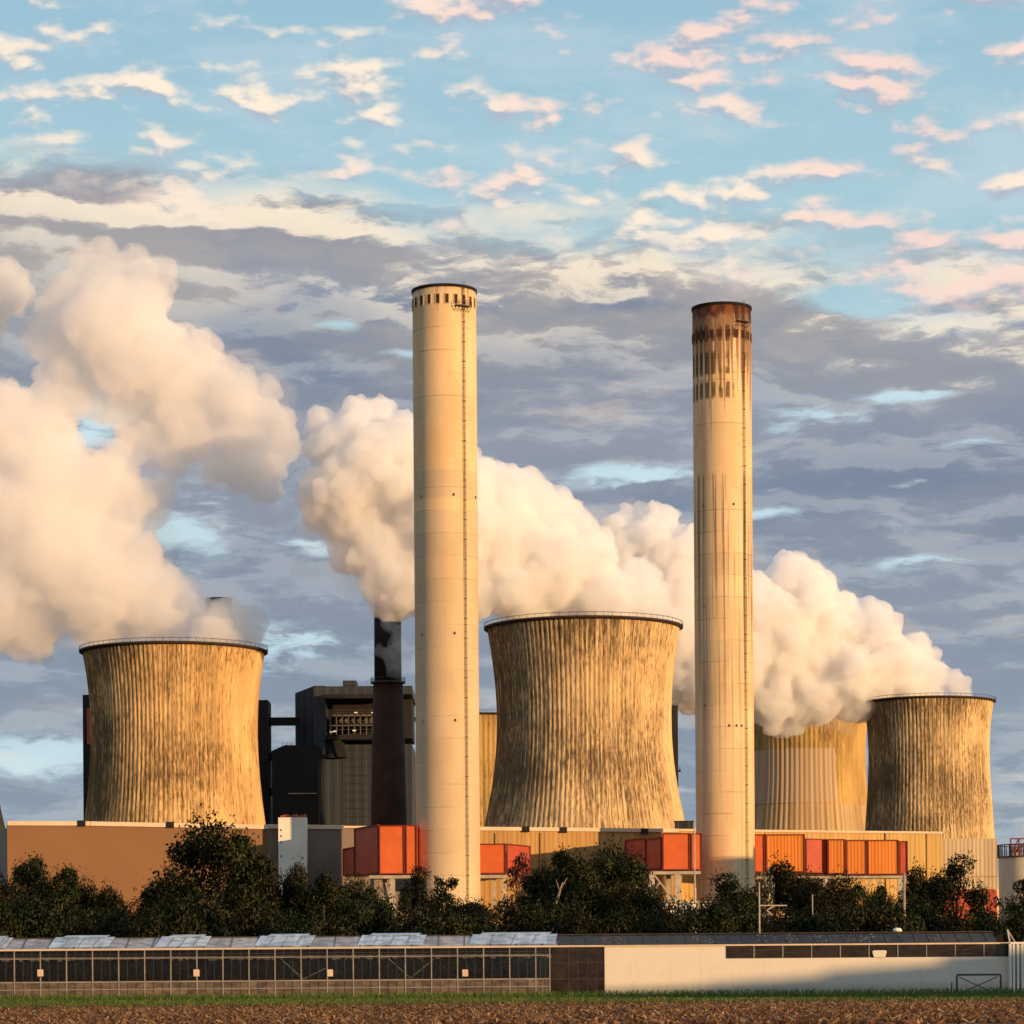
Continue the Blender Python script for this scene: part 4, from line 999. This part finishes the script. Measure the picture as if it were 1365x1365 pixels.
# ------------------------------------------------------------------ trees
def crown_mesh(nm, seed, W, H, n_leaf, base=.12, shape=1.0, holes=.5, size=.40, nb=26):
    """leaf-sized faces gathered round many small branch tips; W half width, H height"""
    g_ = np.random.default_rng(seed)
    tips = []
    while len(tips) < nb:
        v = g_.normal(0, 1, 3); v /= np.linalg.norm(v); rad = g_.uniform(.45, 1.0)**.6
        p = np.array([v[0]*W*rad, v[1]*W*rad*.9, (base+(1-base)*(.5+.5*v[2]*rad*shape))*H])
        p[2] = min(max(p[2], base*H), H)
        k = 1 - .25*max(0, (p[2]/H-.6))/.4
        p[0] *= k; p[1] *= k
        tips.append(p)
    tips = np.array(tips); per = n_leaf//nb; out = []; owner = []
    for tp in tips:
        cr = g_.uniform(.20, .42)*W
        m_ = int(per*g_.uniform(.6, 1.4))
        d = g_.normal(0, 1, (m_, 3)); d /= np.linalg.norm(d, axis=1)[:, None]
        c = tp + d*cr*(g_.uniform(.25, 1.0, m_)[:, None]**holes)*np.array([1.15, 1.15, .75])
        out.append(c); owner.append(np.repeat(tp[None], m_, 0))
        k = max(3, m_//9)                              # stray sprigs beyond the clump
        d = g_.normal(0, 1, (k, 3)); d /= np.linalg.norm(d, axis=1)[:, None]
        out.append(tp + d*cr*g_.uniform(1.0, 1.3, k)[:, None]); owner.append(np.repeat(tp[None], k, 0))
    c = np.concatenate(out); n = len(c)
    q = g_.normal(0, 1, (n, 3)); q[:, 2] -= .2; q /= np.linalg.norm(q, axis=1)[:, None]
    w_ = np.cross(q, g_.normal(0, 1, (n, 3))); w_ /= np.linalg.norm(w_, axis=1)[:, None]
    s = g_.uniform(.6, 1.3, n)[:, None]*size
    v = np.stack([c-q*s*.6, c-w_*s*.33, c+q*s*.75, c+w_*s*.33], 1).reshape(-1, 3)
    me = fast_mesh(nm, v, None, 4)
    cc = np.array([0, 0, H*.5]); o_ = np.concatenate(owner)
    a = c - o_; a /= np.linalg.norm(a, axis=1)[:, None] + 1e-6
    b_ = (c - cc)/np.array([W, W, H*.5]); b_ /= np.linalg.norm(b_, axis=1)[:, None] + 1e-6
    nn = a*.75 + b_*.45 + g_.normal(0, .28, (n, 3)); nn /= np.linalg.norm(nn, axis=1)[:, None]
    me.polygons.foreach_set('use_smooth', np.ones(n, dtype=bool))
    me.normals_split_custom_set_from_vertices(np.repeat(nn, 4, axis=0).astype(np.float32))
    return me, tips
def trunk_mesh(seed, H, tips, r0, nlimb=9):
    r_ = random.Random(seed); mb = MB()
    top = Vector((r_.uniform(-.4, .4), r_.uniform(-.3, .3), H*.72))
    spine = [Vector((0, 0, -.2)), Vector((r_.uniform(-.2, .2), 0, H*.25)), Vector((top.x*.5, top.y*.5, H*.5)), top]
    mb.tube(spine, [r0, r0*.75, r0*.5, r0*.18], 8)
    for k in range(nlimb):
        tp = Vector(tips[(k*5) % len(tips)]); z0 = min(tp.z*.6, H*.6); f = z0/(H*.72)
        st = spine[0].lerp(top, f); st.z = z0
        midp = st.lerp(tp, .5) + Vector((0, 0, .05*H))
        mb.tube([st, midp, tp], [r0*.42, r0*.26, r0*.07], 6)
    me = bpy.data.meshes.new('trunk'); me.from_pydata(mb.v, [], mb.f); me.update()
    return me
PROTO = {}
def proto(kind, k):
    key = (kind, k)
    if key in PROTO: return PROTO[key]
    seed = 100 + k*17 + {'broad': 0, 'tall': 300, 'bush': 600, 'airy': 900, 'bloom': 1200}[kind]
    if kind == 'broad': cm, tips = crown_mesh('crown', seed, 5.0, 12.0, 21000, .06, 1.0, .55, .26, 40); mt = M['leaf_olive'] if k % 2 else M['leaf_brown']
    elif kind == 'tall': cm, tips = crown_mesh('crown', seed, 4.0, 14.0, 19000, .08, 1.05, .5, .25, 40); mt = M['leaf_dark'] if k % 2 else M['leaf_olive']
    elif kind == 'bush': cm, tips = crown_mesh('crown', seed, 3.6, 5.5, 9000, .0, 1.0, .5, .21, 30); mt = (M['leaf_olive'], M['leaf_dark'], M['leaf_brown'])[k % 3]
    elif kind == 'airy': cm, tips = crown_mesh('crown', seed, 2.4, 10.0, 1800, .35, 1.0, .8, .28, 22); mt = M['leaf_dark']
    else: cm, tips = crown_mesh('crown', seed, 3.6, 5.5, 9000, .0, 1.0, .5, .20, 30); mt = M['leaf_white']
    cm.materials.append(mt)
    H = {'broad': 12, 'tall': 14, 'bush': 5.5, 'airy': 10, 'bloom': 5.5}[kind]
    W = {'broad': 5.0, 'tall': 4.0, 'bush': 3.6, 'airy': 2.4, 'bloom': 3.6}[kind]
    tm = trunk_mesh(seed, H, tips, H*.022 if kind != 'bush' else .09); tm.materials.append(M['bark_pale'] if kind == 'broad' and k == 1 else M['bark'])
    PROTO[key] = (cm, tm, W, H); return PROTO[key]
def tree(name, px, top, wpx, Y, kind, k, label, group='trees in front of the power station', mt=None, rz=None):
    cm, tm, W, H = proto(kind, k)
    p = P(px, top, Y); sw = wpx/2/F*Y/W*(1.45 if kind in ('broad', 'tall', 'bush', 'bloom') else 1.2); sh = p.z/H/1.0
    r = empty(name, (p.x, Y, 0), label, 'tree' if 'shrub' not in name else 'shrub', group)
    r.rotation_euler = (0, 0, rz if rz is not None else rnd.uniform(0, 6.28)); r.scale = (sw, sw, sh)
    if mt:
        cm = cm.copy(); cm.materials.clear(); cm.materials.append(mt)
    c = bpy.data.objects.new('crown', cm); col.objects.link(c); c.parent = r
    q = bpy.data.objects.new('trunk', tm); col.objects.link(q); q.parent = r
    return r
T = [
 (-8, 1172, 70, 455, 'broad', 0, 'bushy tree cut off by the left edge of the photo'),
 (36, 1132, 58, 470, 'tall', 0, 'rounded tall tree at far left against the tan hall'),
 (78, 1160, 62, 462, 'broad', 1, 'olive tree just right of the rounded tall tree at far left'),
 (112, 1164, 52, 475, 'broad', 2, 'tree sloping down toward the open tan wall, fourth from the left edge'),
 (150, 1192, 50, 470, 'broad', 0, 'low tree under the left half of the orange-lit cooling tower'),
 (205, 1186, 62, 480, 'broad', 1, 'low tree just left of the big dominant tree'),
 (290, 1098, 104, 470, 'broad', 3, 'big dominant tree rising highest against the tan hall'),
 (340, 1140, 56, 478, 'broad', 2, 'lower right shoulder tree of the big dominant tree'),
 (392, 1163, 46, 480, 'broad', 0, 'tree in front of the foot of the slim white shaft'),
 (430, 1168, 60, 472, 'broad', 1, 'dense tree right of the slim white shaft'),
 (478, 1174, 56, 480, 'broad', 3, 'tree under the shaded dark red side of the left duct elbow'),
 (556, 1164, 44, 484, 'tall', 1, 'dark tree left of the foot of the clean chimney'),
 (595, 1161, 42, 486, 'airy', 0, 'thin airy tree standing before the foot of the clean chimney'),
 (622, 1190, 60, 480, 'broad', 2, 'low tree under the right edge of the clean chimney'),
 (720, 1166, 66, 486, 'broad', 0, 'tree right of the red-leaved sapling'),
 (765, 1138, 74, 478, 'broad', 1, 'large tree with a pale forked branch below the middle cooling tower'),
 (815, 1132, 74, 488, 'broad', 3, 'large tree left of the braced steel trestle'),
 (840, 1168, 48, 470, 'broad', 2, 'tree at the left foot of the braced steel trestle'),
 (972, 1172, 64, 460, 'tall', 1, 'dark tree covering the foot of the sooty chimney'),
 (1050, 1160, 70, 480, 'broad', 0, 'tree under the left lengths of the long ribbed duct'),
 (1092, 1163, 56, 470, 'broad', 2, 'tree under the dark red length of the long ribbed duct'),
 (1128, 1170, 60, 476, 'broad', 3, 'tree under the middle of the long ribbed duct'),
 (1172, 1183, 44, 486, 'broad', 1, 'low tree by the chevron brace of the long ribbed duct'),
 (1226, 1166, 50, 490, 'broad', 0, 'tree right of the thick weathered pole'),
 (1274, 1149, 62, 470, 'tall', 1, 'dark round-topped tree in front of the pale corrugated block'),
 (1316, 1212, 40, 480, 'broad', 2, 'low tree below the red plinth'),
 (1372, 1176, 44, 460, 'tall', 3, 'dark tree before the white silo at the right edge'),
]
for px, top, wp, Y, kd, k, lb in T:
    tree({'broad': 'broadleaf_tree', 'tall': 'tall_tree', 'airy': 'airy_tree'}[kd], px, top, wp, Y, kd, k, lb)
tree('red_leaved_tree', 690, 1142, 46, 520, 'airy', 1, 'slender red-leaved sapling in front of the low orange duct', mt=M['leaf_red'])
tree('blossom_shrub', 866, 1192, 44, 500, 'bloom', 0, 'white-flowering shrub under the braced steel trestle', 'shrubs along the tree belt')
tree('blossom_shrub', 915, 1203, 52, 500, 'bloom', 1, 'white-flowering shrub left of the foot of the sooty chimney', 'shrubs along the tree belt')
tree('blossom_shrub', 1018, 1172, 26, 470, 'bloom', 2, 'pale-flowering shrub around the thin catenary mast', 'shrubs along the tree belt')
spots = [(-5, 'at the left edge'), (30, 'under the rounded tall tree at far left'), (72, 'below the olive tree at far left'), (112, 'below the tan hall wall, left part'),
         (150, 'under the left rim of the orange-lit tower'), (190, 'below the open tan wall'), (232, 'left under the big dominant tree'), (272, 'centred under the big dominant tree'),
         (312, 'right under the big dominant tree'), (352, 'left of the slim white shaft'), (392, 'below the slim white shaft'), (432, 'below the charcoal boiler house'),
         (470, 'below the dark brown chimney'), (508, 'below the left duct elbow'), (546, 'left below the clean chimney'), (584, 'straight below the clean chimney'),
         (624, 'right below the clean chimney'), (664, 'below the red-leaved sapling'), (704, 'below the left edge of the middle tower'), (744, 'under the tree with the pale fork'),
         (784, 'under the middle of the middle tower'), (824, 'left below the braced trestle'), (864, 'right below the white blossom'), (905, 'below the white shed'),
         (945, 'left below the sooty chimney'), (985, 'right below the sooty chimney'), (1028, 'right of the catenary mast'), (1068, 'left below the ribbed duct'),
         (1108, 'below the red duct length'), (1148, 'below the chevron brace'), (1186, 'left of the thick weathered pole'), (1224, 'right of the thick weathered pole'),
         (1262, 'below the dark round-topped tree'), (1302, 'below the red plinth'), (1345, 'below the white silo')]
for i, (px, wh) in enumerate(spots):
    top = 1206 + (i*37 % 17); wd = 60 + (i*13 % 14)
    tree('shrub', px, top, wd, 415 + (i*29 % 24), 'bush', i % 6, ('leafy dark shrub ', 'olive shrub ', 'brownish shrub ')[(1, 0, 2)[(i % 6) % 3]] + 'above the greenhouse roof ' + wh, 'shrubs along the tree belt')
# pale forked dead branch
f = MB(); Yf = 466
f.tube([P(738, 1212, Yf), P(744, 1195, Yf), P(750, 1176, Yf)], [.28, .22, .1], 8); f.tube([P(747, 1186, Yf), P(756, 1170, Yf)], [.14, .05], 8); f.tube([P(746, 1188, Yf), P(741, 1172, Yf)], [.12, .05], 8)
f.tube([(P(738, 1212, Yf).x-.6, Yf, 0), P(738, 1212, Yf)], [.36, .28], 8)
o = f.build('dead_tree', M['bark_pale'], None, True); tag(o, 'pale bare forked trunk among the dark trees below the middle tower', 'tree')

# ------------------------------------------------------------------ unseen blocks added outside the frame, sunward, to cast shade into view
def at(s_, k): return (s_*.755+k*.656, -s_*.656+k*.755)
r = empty('stepped_shade_caster', (*at(8, 292), 0), 'long grey stepped block added out of view to shade the white wing', 'building')
for k0, k1, h in ((262, 279, 19.6), (279, 289, 20.8), (289, 299, 21.2), (299, 309, 21.5), (309, 319, 22.0), (319, 345, 22.9)):
    MB().prism([at(0, k0), at(0, k1), at(16, k1), at(16, k0)], 0, h).build('bay', M['hall_grey'], r)
r = empty('tall_shade_caster', (*at(-270, 570), 0), 'tall grey block added out of view to shade the foot of the sooty chimney', 'building')
for k0, k1, h in ((556, 569.5, 43.5), (569.5, 575.5, 46)):
    MB().prism([at(-277, k0), at(-277, k1), at(-262, k1), at(-262, k0)], 0, h).build('block', M['hall_grey'], r)
# ------------------------------------------------------------------ steam
def steam_mat(name, density, colr=(1, 1, 1), aniso=0.0):
    m = bpy.data.materials.new(name); m.use_nodes = True
    m.node_tree.nodes.clear(); t = NT(m.node_tree)
    v = t.n('ShaderNodeVolumePrincipled', {'Color': (*colr, 1), 'Density': density, 'Anisotropy': aniso})
    o = t.n('ShaderNodeOutputMaterial'); m.node_tree.links.new(v.outputs[0], o.inputs['Volume'])
    m.cycles.homogeneous_volume = True
    return m
def texture(kind, size, **kw):
    tx = bpy.data.textures.new('billow', kind); tx.noise_scale = size
    for k, v in kw.items(): setattr(tx, k, v)
    return tx
def steam(name, spheres, mt, vox, disp, label, seed=1, sub=.6, shrink=1.0, veil=None):
    """spheres: (px, py, r_px, Y). A union of billows, remeshed to one skin and roughened in three octaves."""
    r0 = random.Random(seed); bm = bmesh.new()
    for px, py, rp, Y in spheres:
        rp *= shrink
        c = P(px, py, Y); r = rp/F*Y
        bmesh.ops.create_icosphere(bm, subdivisions=3, radius=r, matrix=Matrix.Translation(c))
        for _ in range(int(9*sub)):                # smaller billows on the skin
            d = Vector((r0.gauss(0, 1), r0.gauss(0, 1)*.8, r0.gauss(0, 1))).normalized()
            q = r*r0.uniform(.28, .5)
            bmesh.ops.create_icosphere(bm, subdivisions=2, radius=q, matrix=Matrix.Translation(c + d*r*.86))
    me = bpy.data.meshes.new(name); bm.to_mesh(me); bm.free()
    o = bpy.data.objects.new(name, me); col.objects.link(o)
    md = o.modifiers.new('remesh', 'REMESH'); md.mode = 'VOXEL'; md.voxel_size = vox
    md = o.modifiers.new('smooth', 'SMOOTH'); md.factor = 0.5; md.iterations = 6
    for kind, size, st, mid in disp:
        d = o.modifiers.new('d', 'DISPLACE')
        d.texture = texture(kind, size) if kind == 'CLOUDS' else texture(kind, size, distance_metric='DISTANCE_SQUARED')
        d.texture_coords = 'LOCAL'; d.strength = st; d.mid_level = mid
    md = o.modifiers.new('skin', 'REMESH'); md.mode = 'VOXEL'; md.voxel_size = vox*.9
    dg = bpy.context.evaluated_depsgraph_get()
    fin = bpy.data.meshes.new_from_object(o.evaluated_get(dg))
    bpy.data.objects.remove(o); bpy.data.meshes.remove(me)
    fin.name = name; fin.materials.clear()
    o = link_mesh(name, fin, mt, None, True)
    if veil:                                       # loose thin vapour round the dense core
        k = steam('veil', [(px+veil[2]*r0.gauss(0, rp*.15), py+r0.gauss(0, rp*.15), rp*r0.uniform(.95, 1.22), Y) for px, py, rp, Y in spheres], veil[0], veil[1], VEIL, None, seed+50, .5, shrink)
        k.parent = o
    return tag(o, label, 'steam plume', 'steam plumes over the cooling towers') if label else o
BILLOW = [('CLOUDS', 24, 11, .5), ('VORONOI', 18, -10, .35), ('VORONOI', 8, -5.0, .35), ('CLOUDS', 5, 3.6, .5), ('VORONOI', 3.2, -2.2, .35), ('CLOUDS', 1.8, 1.3, .5)]
m_dense = steam_mat('steam_dense', 0.25, (1, .994, .988))
VEIL = [('CLOUDS', 20, 16, .5), ('CLOUDS', 8, 9, .5), ('CLOUDS', 3.5, 4.5, .5), ('CLOUDS', 1.7, 2, .5)]
m_veil = steam_mat('steam_veil', 0.011, (1, .98, .965))
m_soft = steam_mat('steam_soft', 0.11, (1, .988, .975))
m_thin = steam_mat('steam_thin', 0.02)
plume_mid = [(840,822,34,915),(800,800,50,915),(760,775,62,915),(830,800,40,920),(715,745,70,915),(660,740,70,912),(690,690,38,915),(668,672,30,915),
             (735,710,34,915),(770,745,50,915),(640,690,62,908),(600,690,75,908),(555,665,78,908),(505,640,72,908),(470,600,50,908),(480,562,30,908),
             (440,600,36,908),(430,650,34,908),(455,665,45,908),(500,700,55,908),(545,735,55,908),(475,735,34,908),(530,780,36,908),(590,760,60,908),(640,780,50,908),
             (425,572,18,908),(700,800,50,915),(670,800,34,915),(740,812,40,915)]
plume_right = [(1270,915,20,1250),(1235,908,34,1250),(1195,895,46,1250),(1215,870,26,1250),(1150,890,62,1250),(1160,845,32,1250),(1100,860,66,1250),
               (1065,815,58,1250),(1075,780,34,1250),(1035,800,38,1250),(1045,870,74,1250),(990,860,78,1250),(1030,925,44,1245),(1085,920,46,1245),(1140,925,36,1245),
               (940,820,74,1250),(900,770,62,1250),(860,725,46,1250),(880,700,28,1250),(830,720,34,1250),(880,830,80,1250),(950,890,66,1250),(905,880,60,1250),(840,800,60,1250)]
plume_left = [(300,842,36,950),(324,854,22,950),(278,832,40,950),(290,838,36,946),(297,846,22,936),(300,838,18,930),(286,840,22,932),(312,850,14,934),(255,822,42,950),(200,806,58,950),(140,800,66,950),(90,770,72,950),(50,735,78,950),(120,720,70,950),(170,745,48,950),(10,690,85,950),
              (70,660,72,950),(130,650,60,950),(180,670,44,950),(25,600,66,950),(-20,560,60,950),(72,605,46,950),(228,560,40,955),(190,585,30,953),(95,520,40,955),(60,560,34,955),(212,650,30,950),(228,596,34,953),(255,560,56,953),
              (310,540,62,953),(350,560,42,953),(250,500,60,953),(200,470,70,953),(150,430,72,953),(130,385,50,953),(135,340,20,953),(90,430,46,953),(190,400,48,953),
              (178,500,50,953),(310,610,48,956),(345,640,34,956),(-10,800,60,950),(60,820,50,950),(110,840,30,950)]
steam('steam_plume', plume_mid, m_dense, 0.62, BILLOW, 'billowing cream steam rising from the middle cooling tower behind the left pale chimney', 3, veil=(m_veil, 1.0, 1))
steam('steam_plume', plume_right, m_dense, 0.8, BILLOW, 'pinkish white steam drifting left from the small right cooling tower', 5, veil=(m_veil, 1.3, 1))
steam('steam_plume', plume_left, m_soft, 0.7, BILLOW, 'tall soft peach steam over the left cooling tower', 8, veil=(m_veil, 1.1, 1), shrink=.93)
steam('steam_plume', [(2,395,36,1000),(-25,410,40,1000),(-40,380,40,1000)], m_soft, 1.0, BILLOW, 'small separate steam puff at the left edge of the sky', 9)

WISP = [('CLOUDS', 9, 10, .5), ('CLOUDS', 4, 5, .5), ('CLOUDS', 1.8, 2.4, .5)]
m_wisp = steam_mat('steam_wisp', 0.04)
steam('steam_wisp', [(528,838,14,972),(534,858,18,972),(522,872,13,972),(536,884,15,972),(512,866,8,972)], m_wisp, .5, WISP, 'thin torn wisp of steam across the dark brown chimney', 12)
steam('steam_wisp', [(362,688,9,960),(372,692,12,960),(384,686,8,960)], m_wisp, .4, WISP, 'tiny upper orange wisp between the left and middle plumes', 13)
steam('steam_wisp', [(388,744,13,960),(402,750,16,960),(420,760,14,960),(440,764,13,960),(460,768,15,960),(478,778,16,960)], m_wisp, .4, WISP, 'long low orange wisp trailing left from the middle plume', 14)
